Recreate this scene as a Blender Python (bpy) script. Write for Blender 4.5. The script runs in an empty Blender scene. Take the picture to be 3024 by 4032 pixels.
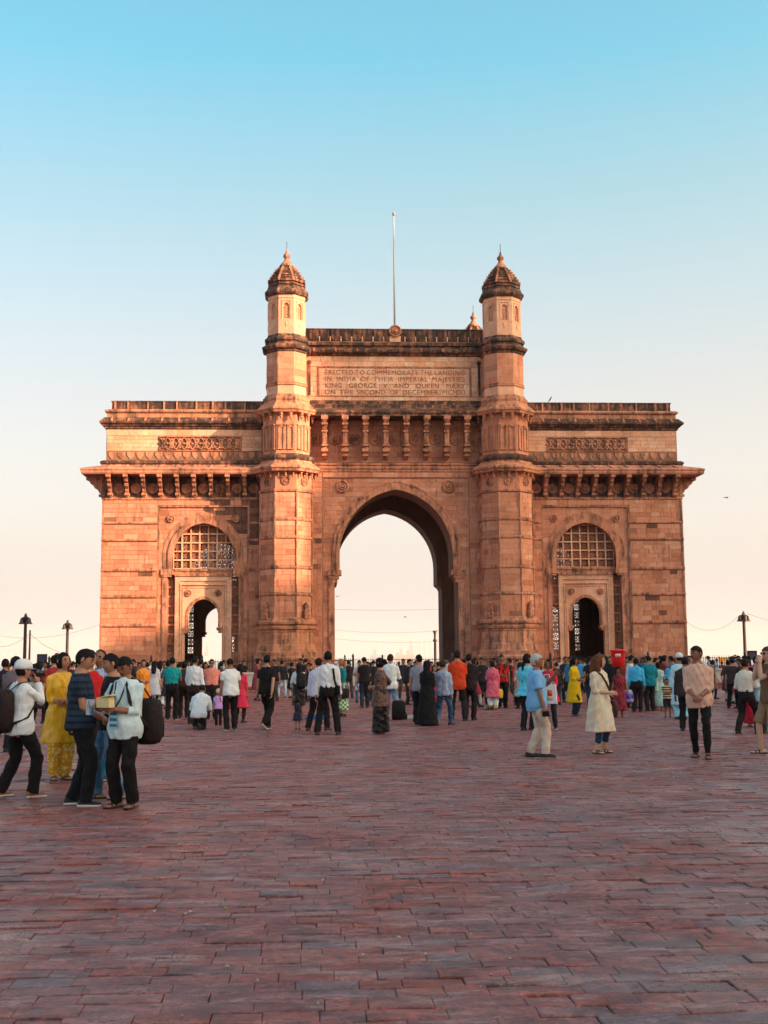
import bpy, bmesh, math, random
import numpy as np
from mathutils import Vector, Matrix

SC = bpy.context.scene
COL = SC.collection
rnd = random.Random(11)
R = math.radians

# ------------------------------------------------------------------ camera
CAM = np.array([-4.72058, -70.77048, 1.6])
YAW, PITCH, ROLL, FPX = 0.0566, 0.12157, 0.00793, 2625.68      # focal length for a picture 2212 high
_c, _s = math.cos(YAW), math.sin(YAW)
_r = np.array([_c, -_s, 0.0]); _f = np.array([_s, _c, 0.0]); _u = np.array([0, 0, 1.0])
FWD = _f * math.cos(PITCH) + _u * math.sin(PITCH)
_u2 = _u * math.cos(PITCH) - _f * math.sin(PITCH)
RIGHT = _r * math.cos(ROLL) - _u2 * math.sin(ROLL)
UP = _r * math.sin(ROLL) + _u2 * math.cos(ROLL)
cam = bpy.data.cameras.new("camera")
cam.sensor_fit = 'VERTICAL'; cam.sensor_height = 24.0; cam.lens = FPX / 2212 * 24.0
cam.clip_start = 0.1; cam.clip_end = 30000
cam_ob = bpy.data.objects.new("camera", cam); COL.objects.link(cam_ob)
M = Matrix.Identity(4)
for i in range(3):
    M[i][0], M[i][1], M[i][2], M[i][3] = RIGHT[i], UP[i], -FWD[i], CAM[i]
cam_ob.matrix_world = M
SC.camera = cam_ob
PXS = 2212 / 4032.0
def ray(px, py):
    """Direction of the ray through a pixel of the 3024 x 4032 photograph."""
    return FWD + RIGHT * ((px * PXS - 829.5) / FPX) + UP * ((1106.0 - py * PXS) / FPX)
def ground_at(px, py, z=0.0):
    v = ray(px, py)
    return CAM + v * ((z - CAM[2]) / v[2])
def height_at(px, py, p):
    """World height of a pixel seen at the distance of ground point p."""
    v = ray(px, py); q = np.array(p[:2]) - CAM[:2]
    t = (q @ q) / (v[:2] @ q)
    return CAM[2] + v[2] * t
def at_depth(px, py, y):
    v = ray(px, py)
    return CAM + v * ((y - CAM[1]) / v[1])

# ------------------------------------------------------------------ sky, sun, exposure
SUN_AZ, SUN_EL = 119.0, 18.0                                     # degrees clockwise from +Y, above horizon
world = bpy.data.worlds.new("World"); SC.world = world; world.use_nodes = True
nt = world.node_tree; nt.nodes.clear()
def N(t, **k):
    n = nt.nodes.new(t)
    for a, b in k.items(): setattr(n, a, b)
    return n
sky = N('ShaderNodeTexSky', sky_type='NISHITA', sun_disc=False)
sky.sun_elevation = R(SUN_EL); sky.sun_rotation = R(SUN_AZ); sky.dust_density = 10.0
bg1 = N('ShaderNodeBackground'); bg1.inputs[1].default_value = 0.135
hsv = N('ShaderNodeHueSaturation'); hsv.inputs['Saturation'].default_value = 1.2
nt.links.new(sky.outputs[0], hsv.inputs['Color']); nt.links.new(hsv.outputs[0], bg1.inputs[0])
tc = N('ShaderNodeTexCoord'); sep = N('ShaderNodeSeparateXYZ'); mp = N('ShaderNodeMapRange')
nt.links.new(tc.outputs['Generated'], sep.inputs[0]); nt.links.new(sep.outputs[2], mp.inputs[0])
mp.inputs[1].default_value = 0.0; mp.inputs[2].default_value = 1.0
ramp = N('ShaderNodeValToRGB'); nt.links.new(mp.outputs[0], ramp.inputs[0])
stops = [(0.00, (0.322, 0.302, 0.302)), (0.045, (0.322, 0.311, 0.311)), (0.105, (0.300, 0.275, 0.258)), (0.21, (0.228, 0.200, 0.164)),
         (0.363, (0.088, 0.160, 0.132)), (0.46, (0.0, 0.142, 0.154)), (0.77, (0.0, 0.026, 0.034)), (1.0, (0.0, 0.0, 0.0))]
el = ramp.color_ramp.elements
while len(el) < len(stops): el.new(0.5)
for e, (p, c) in zip(el, stops): e.position = p; e.color = (*c, 1)
bg2 = N('ShaderNodeBackground'); nt.links.new(ramp.outputs[0], bg2.inputs[0]); bg2.inputs[1].default_value = 1.0
add = N('ShaderNodeAddShader'); nt.links.new(bg1.outputs[0], add.inputs[0]); nt.links.new(bg2.outputs[0], add.inputs[1])
wo = N('ShaderNodeOutputWorld'); nt.links.new(add.outputs[0], wo.inputs[0])

sun = bpy.data.lights.new("sun", 'SUN'); sun.energy = 5.0; sun.angle = R(0.6); sun.color = (1.0, 0.64, 0.40)
sun_ob = bpy.data.objects.new("sun", sun); COL.objects.link(sun_ob)
SUNV = Vector((math.sin(R(SUN_AZ)) * math.cos(R(SUN_EL)), math.cos(R(SUN_AZ)) * math.cos(R(SUN_EL)), math.sin(R(SUN_EL))))
sun_ob.rotation_euler = SUNV.to_track_quat('Z', 'Y').to_euler()
sun_ob.location = (60, -60, 60)

vs = SC.view_settings
vs.view_transform = 'Standard'; vs.look = 'None'; vs.gamma = 1.0; vs.exposure = 1.15; vs.use_curve_mapping = False
SC.render.engine = 'CYCLES'
SC.cycles.max_bounces = 6; SC.cycles.diffuse_bounces = 3; SC.cycles.glossy_bounces = 2; SC.cycles.volume_bounces = 0
SC.cycles.use_denoising = True

# ------------------------------------------------------------------ helpers
def srgb(r, g, b):
    f = lambda v: (v / 255 / 12.92) if v / 255 <= 0.04045 else ((v / 255 + 0.055) / 1.055) ** 2.4
    return (f(r), f(g), f(b))

def tag(o, label=None, cat=None, group=None, kind=None):
    if label: o["label"] = label
    if cat: o["category"] = cat
    if group: o["group"] = group
    if kind: o["kind"] = kind
    return o

def empty(name, loc=(0, 0, 0), rz=0.0, parent=None):
    o = bpy.data.objects.new(name, None); COL.objects.link(o)
    o.location = loc; o.rotation_euler = (0, 0, rz); o.parent = parent
    o.empty_display_size = 0.2
    return o

class MB:
    """Collects verts and faces of one mesh."""
    def __init__(s): s.v = []; s.f = []; s.m = []
    def add(s, vs_, fs, mi=0):
        b = len(s.v); s.v.extend([tuple(map(float, q)) for q in vs_])
        s.f.extend([tuple(i + b for i in q) for q in fs]); s.m.extend([mi] * len(fs))
    def box(s, x0, x1, y0, y1, z0, z1, mi=0):
        s.add([(x0, y0, z0), (x1, y0, z0), (x1, y1, z0), (x0, y1, z0), (x0, y0, z1), (x1, y0, z1), (x1, y1, z1), (x0, y1, z1)],
              [(0, 3, 2, 1), (4, 5, 6, 7), (0, 1, 5, 4), (1, 2, 6, 5), (2, 3, 7, 6), (3, 0, 4, 7)], mi)
    def loft(s, rings, caps=True, mi=0, closed=True):
        n = len(rings[0]); vs_ = [p for r in rings for p in r]; fs = []
        for i in range(len(rings) - 1):
            for j in range(n if closed else n - 1):
                k = (j + 1) % n
                fs.append((i * n + j, i * n + k, (i + 1) * n + k, (i + 1) * n + j))
        if caps:
            fs.append(tuple(range(n - 1, -1, -1))); fs.append(tuple((len(rings) - 1) * n + j for j in range(n)))
        s.add(vs_, fs, mi)
    def ngon(s, x, y, z, a, n, rot=0.0):
        r = a / math.cos(math.pi / n)
        return [(x + r * math.cos(rot + 2 * math.pi * (j + .5) / n), y + r * math.sin(rot + 2 * math.pi * (j + .5) / n), z) for j in range(n)]
    def octo(s, x, y, prof, n=8, mi=0):
        """prof: [(apothem, z)]"""
        s.loft([s.ngon(x, y, z, a, n) for a, z in prof], mi=mi)
    def lathe(s, x, y, prof, n=16, mi=0):
        s.loft([[(x + r * math.cos(2 * math.pi * j / n), y + r * math.sin(2 * math.pi * j / n), z) for j in range(n)] for r, z in prof], mi=mi)
    def rects(s, rings, mi=0):
        """rings: (x0,x1,y0,y1,z)"""
        s.loft([[(a, c, z), (b, c, z), (b, d, z), (a, d, z)] for a, b, c, d, z in rings], mi=mi)
    def prism(s, poly, y0, y1, mi=0):
        """poly: [(x,z)] extruded from y0 to y1"""
        n = len(poly); vs_ = [(x, y0, z) for x, z in poly] + [(x, y1, z) for x, z in poly]
        s.add(vs_, [tuple(range(n)), tuple(range(2 * n - 1, n - 1, -1))] + [(j, (j + 1) % n, n + (j + 1) % n, n + j) for j in range(n)], mi)
    def prism_x(s, poly, x0, x1, mi=0):
        """poly: [(y,z)] extruded from x0 to x1"""
        n = len(poly); vs_ = [(x0, y, z) for y, z in poly] + [(x1, y, z) for y, z in poly]
        s.add(vs_, [tuple(range(n - 1, -1, -1)), tuple(range(n, 2 * n))] + [(j, n + j, n + (j + 1) % n, (j + 1) % n) for j in range(n)], mi)
    def tube(s, pts, rad, n=8, caps=True, mi=0, flat=1.0):
        pts = [Vector(p) for p in pts]
        if not hasattr(rad, '__len__'): rad = [rad] * len(pts)
        rings = []; up = None
        for i, p in enumerate(pts):
            t = (pts[min(i + 1, len(pts) - 1)] - pts[max(i - 1, 0)])
            t = t.normalized() if t.length > 1e-9 else Vector((0, 0, 1))
            if up is None:
                up = Vector((0, 0, 1)) if abs(t.z) < 0.9 else Vector((0, 1, 0))
            a = t.cross(up).normalized(); b = a.cross(t).normalized(); up = b
            rr = rad[i]; ra, rb = (rr if hasattr(rr, '__len__') else (rr, rr * flat))
            rings.append([p + a * (ra * math.cos(2 * math.pi * j / n)) + b * (rb * math.sin(2 * math.pi * j / n)) for j in range(n)])
        s.loft(rings, caps, mi)
    def mesh(s, name, smooth=False, fix=True):
        me = bpy.data.meshes.new(name); me.from_pydata(s.v, [], s.f)
        if any(s.m): me.polygons.foreach_set('material_index', s.m)
        if fix:
            bm = bmesh.new(); bm.from_mesh(me); bmesh.ops.recalc_face_normals(bm, faces=bm.faces); bm.to_mesh(me); bm.free()
        if smooth: me.polygons.foreach_set('use_smooth', [True] * len(me.polygons))
        me.update(); return me
    def build(s, name, mat, parent=None, smooth=False, fix=True, kind=None):
        me = s.mesh(name, smooth, fix)
        for m_ in (mat if isinstance(mat, (list, tuple)) else [mat]): me.materials.append(m_)
        o = bpy.data.objects.new(name, me); COL.objects.link(o); o.parent = parent
        if kind: o["kind"] = kind
        return o

def inst(name, me, parent, loc, rot=(0, 0, 0), scale=(1, 1, 1)):
    o = bpy.data.objects.new(name, me); COL.objects.link(o); o.parent = parent
    o.location = loc; o.rotation_euler = rot; o.scale = scale
    return o

# ------------------------------------------------------------------ materials
class NT:
    def __init__(s, name):
        s.m = bpy.data.materials.new(name); s.m.use_nodes = True; s.t = s.m.node_tree; s.t.nodes.clear()
        s.b = s.n('ShaderNodeBsdfPrincipled'); o = s.n('ShaderNodeOutputMaterial'); s.l(s.b.outputs[0], o.inputs[0])
    def n(s, t, **k):
        x = s.t.nodes.new(t)
        for a, b in k.items(): setattr(x, a, b)
        return x
    def l(s, a, b): s.t.links.new(a, b)
    def coord(s, kind='Object', scale=(1, 1, 1)):
        c = s.n('ShaderNodeTexCoord'); m = s.n('ShaderNodeMapping'); s.l(c.outputs[kind], m.inputs[0]); m.inputs['Scale'].default_value = scale
        return m.outputs[0]
    def world(s, scale=(1, 1, 1)):
        g = s.n('ShaderNodeNewGeometry'); m = s.n('ShaderNodeMapping'); s.l(g.outputs['Position'], m.inputs[0]); m.inputs['Scale'].default_value = scale
        return m.outputs[0]
    def noise(s, vec, scale, detail=4, rough=0.6):
        x = s.n('ShaderNodeTexNoise'); s.l(vec, x.inputs['Vector']); x.inputs['Scale'].default_value = scale
        x.inputs['Detail'].default_value = detail; x.inputs['Roughness'].default_value = rough
        return x.outputs[0]
    def ramp(s, val, stops, interp='LINEAR'):
        x = s.n('ShaderNodeValToRGB'); s.l(val, x.inputs[0]); e = x.color_ramp.elements; x.color_ramp.interpolation = interp
        while len(e) < len(stops): e.new(0.5)
        for q, (p, c) in zip(e, stops): q.position = p; q.color = (*c, 1) if len(c) == 3 else c
        return x.outputs[0]
    def mix(s, fac, a, b, mode='MIX'):
        x = s.n('ShaderNodeMix', data_type='RGBA', blend_type=mode)
        for i, v in ((0, fac), (6, a), (7, b)):
            if hasattr(v, 'is_output'): s.l(v, x.inputs[i])
            elif i == 0: x.inputs[0].default_value = v
            else: x.inputs[i].default_value = (*v, 1)
        return x.outputs[2]
    def math(s, op, a, b=0.5):
        x = s.n('ShaderNodeMath', operation=op)
        for i, v in ((0, a), (1, b)):
            if hasattr(v, 'is_output'): s.l(v, x.inputs[i])
            else: x.inputs[i].default_value = v
        return x.outputs[0]
    def bump(s, h, strength=0.3, dist=0.02):
        x = s.n('ShaderNodeBump'); s.l(h, x.inputs['Height']); x.inputs['Strength'].default_value = strength; x.inputs['Distance'].default_value = dist
        s.l(x.outputs[0], s.b.inputs['Normal'])
    def piece(s):
        """A random value per joined piece and per object."""
        g = s.n('ShaderNodeNewGeometry'); o = s.n('ShaderNodeObjectInfo')
        return s.math('FRACT', s.math('ADD', g.outputs['Random Per Island'], o.outputs['Random']), 0)
    def base(s, c):
        if hasattr(c, 'is_output'): s.l(c, s.b.inputs['Base Color'])
        else: s.b.inputs['Base Color'].default_value = (*c, 1)
    def rough(s, v):
        if hasattr(v, 'is_output'): s.l(v, s.b.inputs['Roughness'])
        else: s.b.inputs['Roughness'].default_value = v

def plain(name, c, rough=0.6, metal=0.0, var=0.12, scale=6.0):
    t = NT(name); n = t.noise(t.coord(), scale)
    t.base(t.mix(n, tuple(x * (1 - var) for x in c), tuple(min(1, x * (1 + var)) for x in c)))
    t.rough(rough); t.b.inputs['Metallic'].default_value = metal
    return t.m

def stone(name, tones, stain=0.35, stain_scale=0.5, lo=0.52, hi=0.68):
    t = NT(name); w = t.world()
    c = t.ramp(t.piece(), tones)
    n1 = t.noise(w, 0.7, 5, 0.65)
    c = t.mix(1.0, c, t.ramp(n1, [(0.30, (0.74, 0.70, 0.68)), (0.70, (1.18, 1.14, 1.10))]), 'MULTIPLY')
    n2 = t.noise(w, 7.0, 6, 0.7)
    c = t.mix(1.0, c, t.ramp(n2, [(0.3, (0.80, 0.78, 0.76)), (0.7, (1.15, 1.14, 1.12))]), 'MULTIPLY')
    # black weathering: blotches and vertical runs
    n3 = t.noise(w, stain_scale, 6, 0.72)
    n4 = t.noise(t.world((2.6, 2.6, 0.26)), 1.8, 5, 0.7)
    sm = t.math('ADD', t.math('MULTIPLY', n3, 0.48), t.math('MULTIPLY', n4, 0.52))
    sm = t.ramp(sm, [(lo, (0, 0, 0)), (hi, (1, 1, 1))])
    c = t.mix(t.math('MULTIPLY', sm, stain), c, (0.030, 0.017, 0.014))
    t.base(c); t.rough(0.86)
    t.bump(t.math('ADD', t.math('MULTIPLY', n2, 0.6), n1), 0.35, 0.03)
    return t.m
TONES = [(0.0, (0.44, 0.165, 0.094)), (0.12, (0.56, 0.225, 0.132)), (0.40, (0.60, 0.258, 0.158)), (0.62, (0.64, 0.298, 0.190)),
         (0.80, (0.54, 0.205, 0.112)), (0.93, (0.69, 0.36, 0.24)), (1.0, (0.36, 0.135, 0.080))]
S_BLOCK = stone("stone_blocks", TONES, 0.72, 0.7, 0.52, 0.66)
S_TRIM = stone("stone_trim", [(0.0, (0.54, 0.23, 0.12)), (0.5, (0.60, 0.265, 0.165)), (1.0, (0.52, 0.21, 0.122))], 0.85, 1.2, 0.46, 0.60)
S_DARK = stone("stone_weathered_shade", [(0.0, (0.42, 0.17, 0.09)), (0.5, (0.50, 0.21, 0.115)), (0.9, (0.36, 0.14, 0.078)), (1.0, (0.60, 0.33, 0.21))], 0.97, 1.6, 0.36, 0.52)
S_PALE = stone("stone_panel", [(0.0, (0.70, 0.37, 0.235)), (0.4, (0.76, 0.45, 0.31)), (0.8, (0.66, 0.32, 0.185)), (1.0, (0.78, 0.52, 0.38))], 0.45, 1.0, 0.54, 0.68)
S_CORE = stone("stone_core", [(0.0, (0.52, 0.235, 0.13)), (1.0, (0.56, 0.26, 0.15))], 0.6, 0.45, 0.56, 0.70)
S_INNER = stone("stone_inner", [(0.0, (0.26, 0.13, 0.085)), (1.0, (0.30, 0.15, 0.10))], 0.6, 0.45, 0.5, 0.66)  # sooty inner stone, darkened too for the shade inside
# ================================================================== the stone gateway
MON = empty("gateway_monument")
tag(MON, "golden brown stone gateway with pointed arches, two domed turrets and carved inscription", "monument")
DEPTH = 12.2

S_WORN = stone("stone_worn", [(0.0, (0.46, 0.18, 0.10)), (1.0, (0.50, 0.205, 0.118))], 0.96, 2.6, 0.36, 0.52)
S_STAIN_SHADE = stone("stone_stain_shade", [(0.0, (0.20, 0.078, 0.045)), (0.4, (0.27, 0.105, 0.060)), (0.8, (0.16, 0.066, 0.042)), (1.0, (0.33, 0.14, 0.08))], 0.8, 1.2, 0.44, 0.6)
MORTAR = plain("pale_mortar", (.58, .36, .26), .9)
def arch_pts(a, zs, zt, n=14):
    """Right half of a pointed arch, spring to apex: [(dx, z)]"""
    r = zt - zs; rad = (a * a + r * r) / (2 * a); cx = a - rad; th = math.asin(min(1, r / rad))
    return [(cx + rad * math.cos(th * i / n), zs + rad * math.sin(th * i / n)) for i in range(n + 1)]
def arch_half(a, zs, zt, z):
    if z >= zt: return None
    if z <= zs: return a
    r = zt - zs; rad = (a * a + r * r) / (2 * a)
    return max(0.0, (a - rad) + math.sqrt(max(0, rad * rad - (z - zs) ** 2)))
def arch_wall(mb, c, x0, x1, z1, y0, y1, a, zs, zt, low, zlow, z0=0.0, mi=0):
    """Wall slab with an arched opening: wider below the impost height zlow."""
    for sg, xe in ((1, x1), (-1, x0)):
        poly = [(c + sg * dx, z) for dx, z in reversed(arch_pts(a, zs, zt))]
        poly += [(c + sg * a, zlow + 0.25), (c + sg * (a * .4 + low * .6), zlow + 0.1), (c + sg * low, zlow - 0.1), (c + sg * low, z0), (xe, z0), (xe, z1), (c, z1)]
        mb.prism(poly, y0, y1, mi)
def arch_ring(mb, c, a, w, zs, zt, zbot, y0, y1, n=16):
    """Moulding that follows the arch, from zbot up over the apex."""
    pts = arch_pts(a, zs, zt, n); inner = [(a, zbot)] + pts
    outer = [(a + w, zbot)] + arch_pts(a + w, zs, zt + w * 1.25, n)
    for sg in (1, -1):
        mb.loft([[(c + sg * i[0], y0, i[1]), (c + sg * o[0], y0, o[1]), (c + sg * o[0], y1, o[1]), (c + sg * i[0], y1, i[1])] for i, o in zip(inner, outer)])

class Ashlar:
    """Dressed stones laid in courses on a wall plane, each a raised block with open joints."""
    def __init__(s): s.all = []
    def lay(s, O, U, Nn, u0, u1, v0, v1, h=0.27, lo=0.38, hi=0.85, hole=None, t=0.03, skip=()):
        O, U, Nn = Vector(O), Vector(U), Vector(Nn); g = 0.007
        k = max(1, round((v1 - v0) / h)); h = (v1 - v0) / k
        for i in range(k):
            a, b = v0 + i * h, v0 + (i + 1) * h
            sp = [(u0, u0, u1, u1)]                                   # (ul lo, ul hi, ur lo, ur hi)
            if hole:
                ha, hb = hole(a), hole(b)
                if ha:
                    if hb is None: hb = (0.5 * (ha[0] + ha[1]),) * 2
                    sp = [(u0, u0, ha[0], hb[0]), (ha[1], hb[1], u1, u1)]
            for (la, lb, ra, rb) in sp:
                L0, L1 = max(la, lb), min(ra, rb)
                if L1 - L0 < 0.04: continue
                cuts = [L0]; x = L0 + rnd.uniform(0.3, hi)
                while x < L1 - lo * 0.6: cuts.append(x); x += rnd.uniform(lo, hi)
                cuts.append(L1)
                for j in range(len(cuts) - 1):
                    p, q = cuts[j], cuts[j + 1]
                    pa, pb = (la, lb) if j == 0 else (p, p)
                    qa, qb = (ra, rb) if j == len(cuts) - 2 else (q, q)
                    d = t + rnd.uniform(-0.006, 0.008)
                    quad = [(pa + g, a + g), (qa - g, a + g), (qb - g, b - g), (pb + g, b - g)]
                    base = [O + U * x_ + Vector((0, 0, z_)) for x_, z_ in quad]
                    s.all.append((base, [w + Nn * d for w in base]))
    FACES = [(4, 5, 6, 7), (0, 1, 5, 4), (1, 2, 6, 5), (2, 3, 7, 6), (3, 0, 4, 7)]
    def build(s, parent, mat, singles=0, stain_shade=None):
        order = s.all
        if stain_shade:
            sr = random.Random(8); dark = [q for q in order if sr.random() < stain_shade(sum(q[0], Vector()) / 4)]; ids = set(map(id, dark)); order = [q for q in order if id(q) not in ids]
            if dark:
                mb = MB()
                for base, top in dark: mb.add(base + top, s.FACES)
                mb.build("stain_shade_facing", S_STAIN_SHADE, parent, fix=False, kind="stuff")
        for base, top in order[:singles]:
            c = sum(base, Vector()) / 4; mb = MB(); mb.add([p - c for p in base + top], s.FACES)
            o = mb.build("stone_block", mat, parent, fix=False); o.location = c
        if order[singles:]:
            mb = MB()
            for base, top in order[singles:]: mb.add(base + top, s.FACES)
            mb.build("stone_facing", mat, parent, fix=False, kind="stuff")

# ---- shared small meshes
def mesh_roundel(r, d=0.12):
    mb = MB(); prof = [(r, 0), (r, d * .55), (r * .9, d * .7), (r * .78, d * .7), (r * .72, d * .35), (r * .55, d * .35), (r * .5, d * .7), (r * .36, d * .75), (r * .3, d * .5), (r * .2, d), (0.001, d * 1.1)]
    n = 20
    mb.loft([[(q * math.cos(2 * math.pi * j / n), -z, q * math.sin(2 * math.pi * j / n)) for j in range(n)] for q, z in prof])
    me = mb.mesh("roundel", smooth=False); me.materials.append(S_TRIM); return me
ROUND = {r: mesh_roundel(r, d) for r, d in ((0.22, .16), (0.38, .22), (0.26, .1), (0.30, .1), (0.2, .12))}

def jali_mesh(w, h, kind):
    """Pierced stone screen panel: star lattice between border bars."""
    mb = MB(); t = 0.05; bw = 0.044
    def bar(p, q, b=bw):
        p, q = Vector((p[0], 0, p[1])), Vector((q[0], 0, q[1])); d = (q - p).normalized(); n_ = Vector((-d.z, 0, d.x)) * b * .5
        y = Vector((0, t * .5, 0))
        mb.loft([[p + n_ - y, p - n_ - y, p - n_ + y, p + n_ + y], [q + n_ - y, q - n_ - y, q - n_ + y, q + n_ + y]])
    X, Z = w / 2, h / 2
    for sx_ in (-1, 1):
        bar((sx_ * X, -Z), (sx_ * X, Z)); bar((-X, sx_ * Z), (X, sx_ * Z))
    k = 8; rr = 0.27 * min(w, h); ro = [(rr * math.cos(math.pi * 2 * i / k + .39), rr * math.sin(math.pi * 2 * i / k + .39)) for i in range(k)]
    for i in range(k):
        bar(ro[i], ro[(i + 1) % k], bw * .9)
    if kind == 0:
        for i in range(k):
            e = ro[i]; m_ = max(abs(e[0]) / X, abs(e[1]) / Z); bar(e, (e[0] / m_, e[1] / m_), bw)
        bar((-rr, 0), (rr, 0)); bar((0, -rr), (0, rr))
    elif kind == 1:
        for sx_, sz in ((1, 1), (1, -1), (-1, 1), (-1, -1)):
            bar((0, sz * Z), (sx_ * X, 0), bw); bar((0, 0), (sx_ * X, sz * Z), bw)
    else:
        for q in (-.5, 0, .5):
            bar((q * X - X * .5, -Z), (q * X + X * .5, Z), bw); bar((q * X + X * .5, -Z), (q * X - X * .5, Z), bw)
        bar((-X, 0), (X, 0))
    me = mb.mesh("jali"); me.materials.append(S_SCREEN); return me
S_SCREEN = stone("stone_screen", [(0.0, (0.40, 0.165, 0.09)), (1.0, (0.50, 0.21, 0.12))], 0.6, 1.5, 0.5, 0.64)
JALI = [jali_mesh(0.47, 0.47, k) for k in range(3)]
JSTRIP = [jali_mesh(0.42, 0.44, k) for k in range(3)]

def bracket_mesh(prof, w, heads):
    mb = MB(); mb.prism_x(prof, -w / 2, w / 2)
    for (y0, y1, z0, z1, e) in heads: mb.box(-w / 2 - e, w / 2 + e, y0, y1, z0, z1)
    me = mb.mesh("bracket"); me.materials.append(S_TRIM); return me
BR_WING = bracket_mesh([(.1, 12.36), (-1.0, 12.36), (-1.02, 12.2), (-.86, 12.1), (-.8, 11.98), (-.62, 11.86), (-.56, 11.72), (-.36, 11.6), (-.3, 11.45), (-.22, 11.4), (-.24, 11.26), (-.12, 11.1), (.1, 11.02)], 0.19,
                       [(-1.06, -.7, 12.2, 12.37, .04), (-.32, .05, 11.22, 11.36, .035), (-.62, -.3, 11.8, 11.88, .02)])
BR_MAIN = bracket_mesh([(.3, 15.84), (-.92, 15.84), (-.95, 15.55), (-.8, 15.4), (-.78, 15.22), (-.6, 15.0), (-.56, 14.5), (-.52, 14.25), (-.42, 14.1), (-.44, 13.9), (-.3, 13.7), (-.2, 13.52), (-.05, 13.42), (.3, 13.4)], 0.26,
                       [(-1.0, -.5, 15.62, 15.85, .07), (-.92, -.4, 15.3, 15.42, .05), (-.66, .1, 14.92, 15.02, .05), (-.6, .1, 14.1, 14.2, .05), (-.52, .1, 13.78, 13.95, .07), (-.32, .1, 13.55, 13.65, .03)])

def scroll_mesh(w, h):
    """One repeat of the carved vine frieze."""
    mb = MB()
    for sg in (1, -1):
        pts = [(x * w, -0.05, sg * h * .40 * math.cos(math.pi * 2 * x)) for x in np.linspace(-.5, .5, 15)]
        mb.tube(pts, 0.042, 6)
        for cx in (-.25, .25):
            s2 = sg * (1 if cx < 0 else -1)
            pts = [(w * cx + .13 * math.cos(a_) * (1 - a_ / 9) * (1 if cx < 0 else -1), -.055, s2 * .10 + sg * .16 * math.sin(a_) * (1 - a_ / 9)) for a_ in np.linspace(0.2, 4.6, 11)]
            mb.tube(pts, [0.05 - 0.0025 * i for i in range(11)], 6)
    for cx, cz in ((0, .0), (-.5, 0), (.25, .3 * h), (-.25, -.3 * h), (.25, -.3 * h), (-.25, .3 * h)):
        mb.loft([[(cx * w + q * .095 * math.cos(t_), -dy, cz + q * .07 * math.sin(t_)) for t_ in np.linspace(0, 2 * math.pi, 9)[:-1]] for q, dy in ((1, 0), (.85, .06), (.3, .085))])
    for cz in (-h * .5, h * .5): mb.box(-w / 2, w / 2, -.07, .02, cz - .022, cz + .022)
    me = mb.mesh("scroll"); me.materials.append(S_TRIM); return me
SCROLL = scroll_mesh(0.96, 0.88)

def leaf_mesh(w, h):
    mb = MB(); prof = [(-w * .5, h), (-w * .46, h * .55), (-w * .2, h * .2), (0, 0), (w * .2, h * .2), (w * .46, h * .55), (w * .5, h)]
    mb.prism(prof, -.06, 0); me = mb.mesh("leaf"); me.materials.append(S_TRIM); return me
LEAF = leaf_mesh(0.42, 0.42)

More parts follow.
